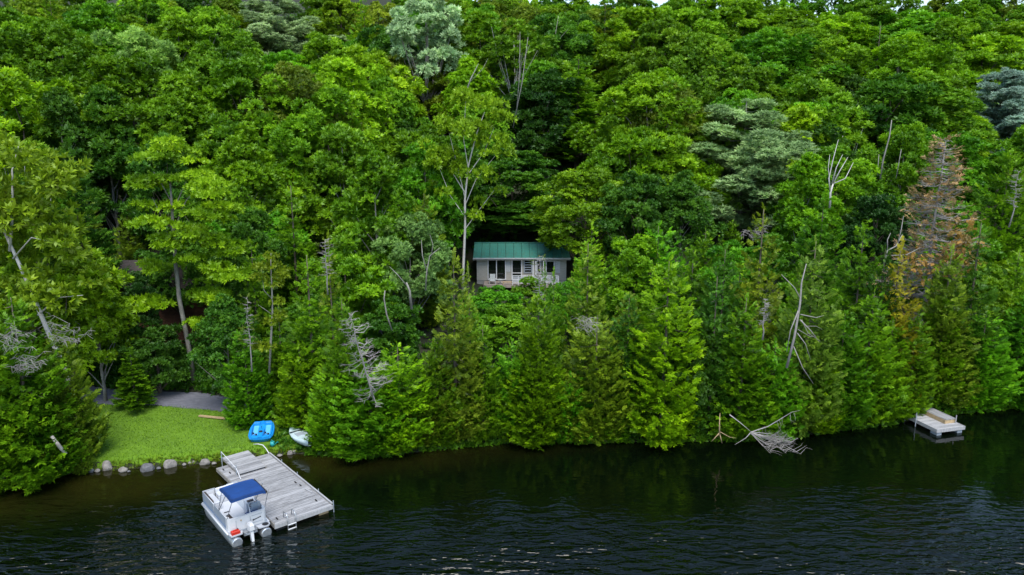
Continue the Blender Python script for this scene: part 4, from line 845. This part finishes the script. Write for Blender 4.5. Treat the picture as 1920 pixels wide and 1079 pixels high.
panel('fence_panel', X0, .35, X0, 2.0, GREYV); panel('fence_panel', X0, 2.05, X0, BL - .12, GREYV)  # left fence is grey: the shade on that side is put into its colour
panel('fence_panel', X0, BL - .1, -.3, BL - .1, WHITE); panel('fence_panel', .3, BL - .1, X1, BL - .1, WHITE)
panel('fence_panel', X1, .35, X1, 1.5, WHITE); panel('fence_panel', X1, 2.2, X1, BL - .12, WHITE)
MB().box((X0 + .012, 2.0, .63), (.05, 3.2, .05)).box((X0 + .012, 2.0, .74), (.05, 3.2, .015)).build('side_stripe', BLUEPIPE, B)
# stern wall with rounded moulded corners, and its lounge seats
ow = [(-HW + .04, .38), (-HW + .04, .14), (-HW + .14, .04), (-.6, .0), (.75, .0), (HW - .1, .06), (HW - .04, .18), (HW - .04, .40), (HW - .14, .40), (HW - .16, .2), (.7, .11), (-.6, .11), (-HW + .18, .18), (-HW + .16, .38)]
MB().prism(ow, .51, 1.15).build('stern_wall', WHITE, B)
MB().box((.1, -.006, .78), (.02, .012, .5)).box((-.55, -.006, .78), (.012, .012, .5)).box((.42, -.008, 1.02), (.5, .012, .012)).box((.42, -.008, .66), (.5, .012, .012)).build('panel_seam', GREYV, B)
lt = MB()
for k, (x, w_, h_) in enumerate([(.24, .05, .075), (.295, .035, .05), (.335, .03, .05), (.37, .03, .045), (.405, .03, .045), (.44, .028, .045), (.475, .03, .05), (.51, .025, .045), (.545, .03, .045), (.58, .03, .05)]):
    lt.box((x, -.009, .80 + .006 * k), (w_, .01, h_), ry=.3)
lt.build('lettering', BLACK, B)
MB().box((-.32, -.02, .98), (.05, .03, .07)).build('stern_light', RAWWOOD, B)
def seat(name, c, d, m_, mb_=None, back=None):
    s_ = empty(name); s_.parent = B
    MB().box((c[0], c[1], .51 + .16), (d[0], d[1], .32), bev=.02).build('base', OFFWH, s_); MB().box((c[0], c[1], .51 + .38), (d[0] - .02, d[1] - .02, .12), bev=.035).build('cushion', m_, s_)
    if back: MB().box(*back, bev=.03).build('backrest', mb_ or m_, s_)
seat('lounge_seat', (-.62, .42, 0), (.42, .5), WHITE, DKVINYL, ((-.70, .33, 1.12), (.16, .46, .10)))
seat('lounge_seat', (-.62, 3.0, 0), (.42, 1.1), OFFWH, DKVINYL, ((-.81, 2.95, 1.02), (.1, 1.15, .26)))
seat('lounge_seat', (.15, 3.35, 0), (.9, .42), OFFWH, WHITE, ((.15, 3.53, 1.03), (.9, .1, .26)))
seat('bench_seat', (.38, .42, 0), (.62, .42), CANVAS, CANVAS, None)
MB().box((-.1, 2.1, .519), (1.0, 2.0, .008)).build('deck_carpet', OFFWH, B)
MB().box((-.30, 2.0, .535), (.26, .07, .02)).build('deck_hatch', BLACK, B)
con = empty('helm_console'); con.parent = B
MB().add([(.32, 1.0, .51), (.80, 1.0, .51), (.80, 1.5, .51), (.32, 1.5, .51), (.34, 1.12, 1.10), (.80, 1.12, 1.10), (.80, 1.42, 1.24), (.34, 1.42, 1.24)], [(3, 2, 1, 0), (4, 5, 6, 7), (0, 1, 5, 4), (1, 2, 6, 5), (2, 3, 7, 6), (3, 0, 4, 7)]).build('console_body', OFFWH, con)
MB().box((.57, 1.45, 1.33), (.44, .015, .28), rx=-.3).build('windscreen', GLASS, con)
MB().tube([(.57 + .15 * math.cos(a), 1.02 + .05 * math.sin(a), 1.08 + .14 * math.sin(a)) for a in np.linspace(0, 6.283, 20)], .014, 6, False).tube([(.43, 1.02, 1.08), (.71, 1.02, 1.08)], .012, 6).tube([(.57, 1.02, 1.08), (.57, 1.14, 1.06)], .02, 6).build('steering_wheel', BLACK, con)
MB().box((.57, 1.2, 1.17), (.3, .12, .02), rx=.4).build('dashboard', DKVINYL, con)
MB().tube([(.62, .8, .52), (.62, .8, .8)], .04, 8).box((.62, .8, .86), (.42, .4, .1), bev=.03).box((.62, .62, 1.1), (.42, .08, .42), bev=.03).build('helm_chair', GREYV, B)
# canopy with scalloped skirt, slightly sagging
cn = empty('canopy'); cn.parent = B
V = []; Q = []; nx, ny = 11, 9; cx0, cx1, cy0, cy1 = -.90, .62, -.75, .80
for j in range(ny):
    for i in range(nx):
        u, v = i / (nx - 1), j / (ny - 1); z = 2.43 + .05 * math.sin(math.pi * v) - .03 * math.sin(math.pi * 3 * v) ** 2 * .8 + .02 * math.sin(math.pi * u)
        V.append((cx0 + (cx1 - cx0) * u, cy0 + (cy1 - cy0) * v + .02 * math.sin(3 * u), z))
for j in range(ny - 1):
    for i in range(nx - 1): a = j * nx + i; Q.append((a, a + 1, a + nx + 1, a + nx))
ring = [(i, 0) for i in range(nx)] + [(nx - 1, j) for j in range(1, ny)] + [(i, ny - 1) for i in range(nx - 2, -1, -1)] + [(0, j) for j in range(ny - 2, 0, -1)]
ri = [j * nx + i for i, j in ring]; b0 = len(V)
for k, q in enumerate(ri):
    x, y, z = V[q]; V.append((x * 1.015, y * 1.01, z - .10 - (.05 if x > .55 else 0)))
for k in range(len(ri)): k2 = (k + 1) % len(ri); Q.append((ri[k], ri[k2], b0 + k2, b0 + k))
me = bpy.data.meshes.new('canvas'); me.from_pydata(V, [], Q); me.polygons.foreach_set('use_smooth', [i < (nx - 1) * (ny - 1) for i in range(len(Q))]); o = link_mesh('canvas', me, CANVAS, cn)
so_ = o.modifiers.new('solid', 'SOLIDIFY'); so_.thickness = .012
MB().box((.66, 0, 2.37), (.10, 1.5, .12), bev=.03).build('canvas_roll', BLACK, cn)
for s in (-1, 1):
    x = s * (HW - .05)
    for a, b in (((x, 1.3, 1.12), (x * .93, .72, 2.40)), ((x, .2, 1.12), (x * .93, -.62, 2.38)), ((x, 1.25, 1.12), (x * .95, .1, 2.42))): MB().tube([a, ((a[0] + b[0]) / 2, (a[1] + b[1]) / 2, (a[2] + b[2]) / 2), b], .016, 8).build('canopy_pole', ALU, cn, True)
lp = MB().tube([(.12, -.03, .55), (.12, .0, 1.2), (.12, .12, 1.5), (.2, .3, 1.55)], .017, 8); lp.build('grab_rail', WHITE, B, True)
# aft platform, outboard, ladder, step pads
MB().prism([(-HW, -.04), (-HW + .04, -.28), (-.38, -.28), (-.30, -.04)], .42, .49).build('aft_platform', OFFWH, B); MB().prism([(.30, -.04), (.36, -.30), (HW - .12, -.34), (HW, -.22), (HW, -.04)], .42, .49).build('aft_platform', OFFWH, B)
MB().tube([(.72, -.18, .489), (.72, -.18, .50)], .15, 16).build('step_pad', BLACK, B)
MB().box((0, -.12, .36), (.62, .3, .16)).build('transom_bracket', ALU, B)
for s in (-1, 1): MB().tube([(s * .34, -.06, .46), (s * .2, -.35, .38), (s * .08, -.40, .38)], .018, 6).build('bracket_strut', ALU, B)
om = empty('outboard_motor'); om.parent = B; om.location = (.0, -.42, 0); om.rotation_euler = (math.radians(-12), 0, 0)
q = MB()
q.add([(-.11, -.16, .52), (.11, -.16, .52), (.12, .14, .52), (-.12, .14, .52), (-.10, -.20, .74), (.10, -.20, .74), (.12, .14, .80), (-.12, .14, .80), (-.06, -.14, .86), (.06, -.14, .86), (.08, .08, .90), (-.08, .08, .90)],
      [(3, 2, 1, 0), (0, 1, 5, 4), (1, 2, 6, 5), (2, 3, 7, 6), (3, 0, 4, 7), (4, 5, 9, 8), (5, 6, 10, 9), (6, 7, 11, 10), (7, 4, 8, 11), (8, 9, 10, 11)]).build('cowling', WHITE, om)
MB().add([(-.05, -.07, -.12), (.05, -.07, -.12), (.05, .09, -.12), (-.05, .09, -.12), (-.07, -.10, .52), (.07, -.10, .52), (.07, .11, .52), (-.07, .11, .52)], [(3, 2, 1, 0), (4, 5, 6, 7), (0, 1, 5, 4), (1, 2, 6, 5), (2, 3, 7, 6), (3, 0, 4, 7)]).build('leg', WHITE, om)
MB().tube([(0, -.22, -.12), (0, -.05, -.12), (0, .16, -.12)], [.02, .05, .03], 8).box((0, .02, -.26), (.02, .12, .26)).build('gearcase', WHITE, om)
pp = MB()
for k in range(3): a = k * 2.094; pp.box((.07 * math.cos(a), -.24, -.12 + .07 * math.sin(a)), (.12, .015, .06), ry=-a)
pp.build('propeller', ALU, om)
ct = empty('fuel_can', (-12.16 + 0, 31.42, 0)); rzb = math.radians(39.47); cx, cy = -.66, -.15; ct.location = (-12.16 + cx * math.cos(rzb) - cy * math.sin(rzb), 31.42 + cx * math.sin(rzb) + cy * math.cos(rzb), .49); ct.rotation_euler = (0, 0, rzb)
MB().box((0, 0, .08), (.38, .22, .16), bev=.03).build('tank', RED, ct); MB().box((0, 0, .185), (.2, .05, .04), bev=.01).build('handle', RED, ct); MB().tube([(.12, .05, .15), (.12, .05, .2)], .03, 10).build('cap', BLACK, ct)
setp(ct, 'red fuel can on the stern ledge of the pontoon boat', 'fuel can')

# ------------------------------------------------------------------ blue pedal boat, pale hull, teal bucket
def pedal():
    p0 = gp(485, 826, .6); e = empty('pedal_boat', (p0[0] - .05, p0[1] + .8, float(terr(p0[0], p0[1] + 1)) + .12), math.radians(10)); W, L = 1.4, 1.55; e.rotation_euler[0] = math.radians(12)
    nx, ny = 30, 36; V = []; Q = []
    def outline(v): return W / 2 * (1 - .22 * max(0, (v - .55) / .45) ** 2 - .20 * max(0, (.3 - v) / .3) ** 2)
    for j in range(ny + 1):
        for i in range(nx + 1):
            u, v = i / nx * 2 - 1, j / ny; x = u * outline(v); y = (v - .5) * L - .10 * (1 - u * u) * (v < .5)
            rim = .40; z = rim + .04 * v
            well = abs(abs(u) - .5) < .30 and v > .30 and v < .97
            foot = abs(abs(u) - .5) < .27 and v > .10 and v <= .30
            if well: z = .18 if v < .62 else .24 + .25 * (v - .62)
            if foot: z = .26
            if abs(u) < .2: z = .42 + .05 * math.cos(u * 7) - (.16 if v > .5 and v < .9 else 0)
            if abs(u) > .93: z = .33
            V.append((x, y, z))
    for j in range(ny):
        for i in range(nx): a = j * (nx + 1) + i; Q.append((a, a + 1, a + nx + 2, a + nx + 1))
    ring = list(range(nx + 1)) + [j * (nx + 1) + nx for j in range(1, ny + 1)] + [ny * (nx + 1) + i for i in range(nx - 1, -1, -1)] + [j * (nx + 1) for j in range(ny - 1, 0, -1)]
    b0 = len(V)
    for q in ring: x, y, z = V[q]; V.append((x * 1.04, y * 1.03, .26))
    b1 = len(V)
    for q in ring: x, y, z = V[q]; V.append((x * .82, y * .85, -.05))
    n = len(ring)
    for k in range(n): k2 = (k + 1) % n; Q += [(ring[k2], ring[k], b0 + k, b0 + k2), (b0 + k2, b0 + k, b1 + k, b1 + k2)]
    Q.append(tuple(b1 + k for k in range(n)))
    me = bpy.data.meshes.new('hull'); me.from_pydata(V, [], Q); link_mesh('hull', me, PBLUE, e)
    for s in (-1, 1): MB().box((s * .35, .10, .25), (.30, .85, .05), bev=.02, rx=.10).build('seat', PBLUE2, e); MB().box((s * .35, .60, .38), (.36, .08, .16), rx=-.3, bev=.02).build('backrest', PBLUE, e)
    MB().tube([(0, -.35, .44), (0, -.35, .47)], .11, 16).build('hatch', BLACK, e)
    MB().tube([(0, -.02, .38), (0, -.05, .62), (.08, -.05, .64)], .015, 6).build('steering_handle', BLACK, e)
    for s in (-1, 1): MB().tube([(s * .345 - .14, -.42, .36), (s * .345 + .14, -.42, .36)], .02, 6).box((s * .345 - .08, -.42, .42), (.09, .05, .09)).box((s * .345 + .08, -.42, .31), (.09, .05, .09)).build('pedals', BLACK, e)
    setp(e, 'blue two-seat pedal boat pulled up on the grass behind the big dock', 'pedal boat')
pedal()
def hull(px, py, L, W, rz, m_, name, label):
    x, y = gp(px, py, .6); e = empty(name, (x, y, float(terr(x, y)) + .05), rz); n = 18; V = []; Q = []
    for i in range(n + 1):
        t = i / n; w_ = W / 2 * (math.sin(math.pi * min(t * 1.15 + .02, .999)) ** .7 if t > .1 else math.sin(math.pi * (t * 1.15 + .02)) ** .6)
        y_ = (t - .5) * L; zt = .34 + .14 * (2 * t - 1) ** 2
        V += [(-w_, y_, zt), (-w_ * .8, y_, .10), (0, y_, .0 + .12 * (2 * t - 1) ** 4), (w_ * .8, y_, .10), (w_, y_, zt), (w_ * .86, y_, zt + .01), (0, y_, zt + .06), (-w_ * .86, y_, zt + .01)]
    for i in range(n):
        for k in range(8): a = i * 8 + k; b = i * 8 + (k + 1) % 8; Q.append((a, b, b + 8, a + 8))
    me = bpy.data.meshes.new('hull'); me.from_pydata(V, [], Q); me.polygons.foreach_set('use_smooth', [True] * len(Q)); link_mesh('hull', me, m_, e)
    MB().box((0, .25, .42), (W * .86, .05, .05)).build('crossbar', BLACK, e); MB().box((0, -.25, .40), (W * .5, .5, .05), bev=.015).build('cockpit', GREYV, e); setp(e, label, 'boat')
hull(560, 820, 3.2, 1.0, math.radians(38), PALEH, 'small_sailboat', 'pale grey small hull half hidden under the cedars right of the pedal boat')
x, y = gp(511, 833, .5); e = empty('watering_can', (x, y, float(terr(x, y)) + .02)); MB().tube([(0, 0, 0), (0, 0, .24)], [.15, .12], 12).build('body', TEAL, e, True); MB().tube([(.12, 0, .06), (.3, -.05, .24), (.34, -.06, .25)], [.03, .02, .05], 8).build('spout', TEAL, e); MB().tube([(-.1, 0, .22), (-.05, 0, .36), (.1, 0, .22)], .016, 6).build('handle', TEAL, e)
setp(e, 'small teal plastic can on the grass just right of the pedal boat', 'watering can')
a = gp(373, 774, 1.0); b = gp(424, 779, 1.0); o = MB(); beam(o, a, b, .16, .08, 0); ob = o.build('timber_plank', RAWWOOD); ob.location = (0, 0, float(terr((a[0] + b[0]) / 2, (a[1] + b[1]) / 2)) + .12); setp(ob, 'pale timber plank lying at the back of the lawn by the path', 'plank')
x, y = gp(148, 790, .8); e = empty('marker_post', (x, y, float(terr(x, y)))); MB().tube([(0, 0, 0), (0, 0, .55)], .05, 8).build('post', BLACK, e); MB().box((0, 0, .58), (.22, .14, .26), bev=.03).build('post_cap', WHITE, e); setp(e, 'short white-topped black post at the left edge of the lawn', 'post')  # the white box is a plain cap on the post

# ------------------------------------------------------------------ small dock at the right
fl, fr_, bl = gp(1757, 806, .42), gp(1811, 801, .42), gp(1709, 783, .42)
a2 = math.atan2(fl[1] - bl[1], fl[0] - bl[0]); LD = math.hypot(fl[0] - bl[0], fl[1] - bl[1]) + 1.5
sd2 = empty('small_dock', (fl[0], fl[1], 0), a2); setp(sd2, 'small pale dock with a lump of stacked decking poking from the right-hand cedars', 'dock')
# local: -x runs back to the shore, +y to the photo's right
wd = (fr_[0] - fl[0]) * -math.sin(a2) + (fr_[1] - fl[1]) * math.cos(a2); wd = max(abs(wd), 1.25)
sk = ((fr_[0] - fl[0]) * math.cos(a2) + (fr_[1] - fl[1]) * math.sin(a2))
n = int(LD / .15)
for i in range(n): plank(sd2, -(i + .5) * LD / n, wd / 2, .40, wd, LD / n - .012, .04, r.choice([WOODB, WOOD, WOODB])).rotation_euler = (0, 0, math.pi / 2)
for (x, y, lx, ly) in ((-LD / 2, -.02, LD, .04), (-LD / 2, wd + .02, LD, .04), (.02, wd / 2, .04, wd + .08)): MB().box((x, y, .33), (lx, ly, .22)).build('edge_board', WOODB, sd2)
for y in (.25, wd - .25): MB().box((-.3, y, .10), (.5, .35, .26)).build('float_block', GREYV, sd2)
for x, y, z in ((-1.6, -.08, .85), (-2.5, -.08, .85), (-2.7, -.3, .75)): MB().tube([(x, y, -.6), (x, y, z), (x - .1, y + .12, z + .02)], .03, 8).build('pipe_leg', GREYV, sd2)
MB().tube([(-.55, wd - .12, .4), (-.55, wd - .12, .95)], .03, 8).build('post', WOODB, sd2)
rm = empty('stacked_ramp', (fl[0], fl[1], 0), a2); setp(rm, 'grey ramp section lying on top of the small right-hand dock', 'ramp')
MB().box((-1.9, wd * .58, .545), (2.6, .04, .24)).box((-.66, wd * .58 + .4, .53), (.04, .85, .22)).build('ramp_frame', RAWWOOD, rm)
for k in range(5): MB().box((-1.95, wd * .58 + .08 + k * .17, .675), (2.65, .16, .04)).build('ramp_board', WOOD if k % 2 else WOODC, rm)

# ------------------------------------------------------------------ green-roofed cabin
CY = 73.0
cL = at(890, 484, CY); cR = at(1066, 484, CY); base = at(960, 526, CY)[2]; eave = cL[2]; XL, XR = float(cL[0]), float(cR[0])
cab = empty('green_roofed_cabin', (0, CY, base)); setp(cab, 'small cabin with a green metal roof, glass doors and a wooden deck among the trees', 'cabin')
def bx(name, x0, x1, z0, z1, y0, y1, m_, parent=cab): return MB().box(((x0 + x1) / 2, (y0 + y1) / 2, (z0 + z1) / 2), (x1 - x0, y1 - y0, z1 - z0)).build(name, m_, parent)
def PX(px): return float(at(px, 500, CY)[0])
def PZ(py): return float(at(960, py, CY)[2]) - base
He = eave - base; gz_ = float(terr(1, CY)) - base
wall = empty('wall'); wall.parent = cab
bx('footing', XL + .2, XR - .2, gz_ - 2.0, -.02, .05, 5.6, FASCIA, wall)
nb_ = 13
for i in range(nb_):      # horizontal cladding boards, each its own piece
    z0 = He * i / nb_; z1 = He * (i + 1) / nb_ - .012; bx('cladding_board', XL + .2, XR - .2, z0, z1, .0 + .006 * (i % 2), .06, WALLC, wall)
bx('side_wall', XL + .2, XL + .26, 0, He, .07, 5.6, WALLC, wall); bx('side_wall', XR - .26, XR - .2, 0, He, .07, 5.6, WALLC, wall); bx('back_wall', XL + .2, XR - .2, 0, He, 5.6, 5.66, WALLC, wall); bx('floor_slab', XL + .2, XR - .2, -.02, 0.02, .06, 5.6, FASCIA, wall)
def opening(name, a, b, t, c, mull=(), m_=WHITE, gl=GLASS, rails=()):
    x0, x1, z1, z0 = PX(a), PX(b), PZ(t), PZ(c); f = empty(name); f.parent = cab
    bx('pane', x0, x1, z0, z1, -.03, -.012, gl, f); w_ = .075
    fr = MB()
    for X_ in (x0, x1) + tuple(PX(q) for q in mull): fr.box((X_, -.05, (z0 + z1) / 2), (w_ * 1.3, .07, z1 - z0 + w_))
    for Z_ in (z0, z1) + tuple(PZ(q) for q in rails): fr.box(((x0 + x1) / 2, -.048, Z_), (x1 - x0, .06, w_))
    fr.build('frame', m_, f); return f
opening('sliding_door', 915, 948, 487, 524, mull=(931,)); opening('glass_door', 960, 978, 487.5, 524, rails=(512,)); opening('window', 983, 997, 488, 511, rails=(492.5, 497, 501.5, 506), m_=GREYV)
opening('window', 1007, 1021, 489, 512, mull=(1014,)); opening('window', 1024, 1039, 490, 512)
bx('trim_panel', PX(949.5), PX(957), PZ(510), PZ(487), -.05, -.01, CURTAIN); bx('trim_panel', PX(1041), PX(1050), PZ(512), PZ(489), -.04, -.01, CURTAIN)
for q in (999, 1004, 1018): bx('deck_post', PX(q) - .05, PX(q) + .05, 0, He - .12, -1.3, -1.2, WHITE)
roof = empty('roof'); roof.parent = cab
run, rise = 3.3, 1.02; oh = .5; sl_ = math.atan2(rise, run); pl_ = math.hypot(run, rise); npn = 12; w_ = (XR - XL + .3) / npn
for i in range(npn):
    x0 = XL - .15 + i * w_
    for side in (0, 1):
        yc = -oh + run / 2 if side == 0 else -oh + run * 1.5; rx_ = sl_ if side == 0 else -sl_
        m = MB(); m.box((0, 0, 0), (w_ - .03, pl_, .03))
        for k in range(3): m.box((-w_ / 2 + (k + .5) * w_ / 3, 0, .027), (.05, pl_, .05))
        o = m.build('roof_panel', ROOFM, roof); o.location = (x0 + w_ / 2, yc, He + rise / 2 + .05); o.rotation_euler = (rx_, 0, 0)
MB().box(((XL + XR) / 2, -oh + run, He + rise + .09), (XR - XL + .34, .3, .05)).build('ridge_cap', ROOFM, roof)
bx('fascia', XL - .15, XR + .15, He - .14, He + .03, -oh - .03, -oh + .02, FASCIA, roof)
bx('gutter', XL - .15, XR + .15, He - .0, He + .09, -oh - .12, -oh - .035, CURTAIN, roof)
for s_, x in ((0, XL + .22), (1, XR - .22)): MB().add([(x - .03, 0, He), (x - .03, 2 * run - 2 * oh, He), (x - .03, run - oh, He + rise - .1), (x + .03, 0, He), (x + .03, 2 * run - 2 * oh, He), (x + .03, run - oh, He + rise - .1)], [(0, 1, 2), (5, 4, 3), (0, 3, 4, 1), (1, 4, 5, 2), (2, 5, 3, 0)]).build('gable', WALLC, wall)
deck = empty('deck'); deck.parent = cab; dx0, dx1 = PX(908), PX(1045)
for k in range(10): bx('deck_board', dx0, dx1, -.10, -.06, -2.0 + k * .2, -2.0 + k * .2 + .188, REDDEC, deck)
bx('deck_beam', dx0, dx1, -.32, -.11, -2.03, -1.97, REDDEC, deck)
for k in range(6): x = dx0 + .1 + (dx1 - dx0 - .2) * k / 5; bx('support_post', x - .06, x + .06, gz_ - 1.5, -.33, -1.95, -1.83, REDDEC, deck)
x0, x1 = PX(961), PX(1045)
bx('railing_bar', x0, x1, .80, .87, -2.0, -1.93, WHITE, deck); bx('railing_bar', x0, x1, .10, .16, -1.99, -1.94, WHITE, deck)
for k in range(9): x = x0 + (x1 - x0) * k / 8; bx('railing_post', x - .035, x + .035, -.06, .80, -1.995, -1.935, WHITE, deck)
for k in range(4): bx('railing_slat', x0, x1, .22 + k * .14, .31 + k * .14, -1.975, -1.955, OFFWH, deck)
# deck chair, round table, bench board
x = PX(924); e = empty('deck_chair', (x, CY - 1.3, base - .06)); setp(e, 'cream slatted deck chair at the left end of the cabin deck', 'chair')
for k in range(5): MB().box((-.22 + k * .11, .18, .55), (.09, .025, .75), rx=-.35).build('back_slat', CURTAIN, e)
MB().box((0, -.12, .32), (.56, .5, .03)).build('seat', CURTAIN, e)
for s_ in (-1, 1): MB().box((s_ * .31, -.1, .48), (.09, .6, .03)).build('armrest', CURTAIN, e); MB().box((s_ * .29, -.3, .2), (.05, .05, .5)).build('leg', CURTAIN, e); MB().box((s_ * .29, .15, .16), (.05, .05, .38)).build('leg', CURTAIN, e)
x = PX(938); e = empty('round_table', (x, CY - 1.5, base - .06)); setp(e, 'small pale round table beside the deck chair on the cabin deck', 'table'); MB().tube([(0, 0, .42), (0, 0, .46)], .3, 16).build('tabletop', CURTAIN, e); MB().tube([(0, 0, 0), (0, 0, .42)], .04, 8).build('leg', CURTAIN, e)
x = PX(952); o = MB().box((0, 0, .25), (1.0, .25, .05)).box((-.4, 0, .12), (.06, .2, .22)).box((.4, 0, .12), (.06, .2, .22)).build('bench', RAWWOOD); o.location = (x, CY - 1.75, base - .06); setp(o, 'low wooden bench at the front edge of the cabin deck', 'bench')

# ------------------------------------------------------------------ brown house behind the lawn
HY = 57.0; w0 = at(251, 562, HY); hx0, hx1 = -31.5, -23.6; hz = float(terr(-27, HY)) - .4
hs = empty('brown_house', (0, HY, hz)); setp(hs, 'brown timber house almost hidden by maples behind the lawn', 'house')
top_ = w0[2] - hz + 1.0
for i in range(18): bx('siding_board', hx0, hx1, top_ * i / 18, top_ * (i + 1) / 18 - .02, 0 + .01 * (i % 2), .1, BROWNW, hs)
bx('side_wall', hx0, hx0 + .1, 0, top_, .11, 6, BROWNW, hs); bx('side_wall', hx1 - .1, hx1, 0, top_, .11, 6, BROWNW, hs); bx('back_wall', hx0, hx1, 0, top_, 6, 6.1, BROWNW, hs)
f = empty('window'); f.parent = hs; wx, wz = w0[0], w0[2] - hz
MB().box((wx, -.03, wz), (.78, .02, .72)).build('pane', GLASS, f); q = MB()
for s_ in (-1, 1): q.box((wx + s_ * .4, -.05, wz), (.09, .08, .85)); q.box((wx, -.048, wz + s_ * .38), (.8, .07, .09))
q.build('frame', WHITE, f)
rf = MB()
for s_ in (1, -1): rf.box(((hx0 + hx1) / 2, 3.05 - s_ * 1.75, top_ + .75), (hx1 - hx0 + .6, 3.9, .12), rx=s_ * .42)
rf.build('roof', BROWNR, hs)
print('objects', len(bpy.data.objects), 'tris', sum(sum(len(p.vertices) - 2 for p in m.polygons) if len(m.polygons) < 3000 else len(m.polygons) * 2 for m in bpy.data.meshes))
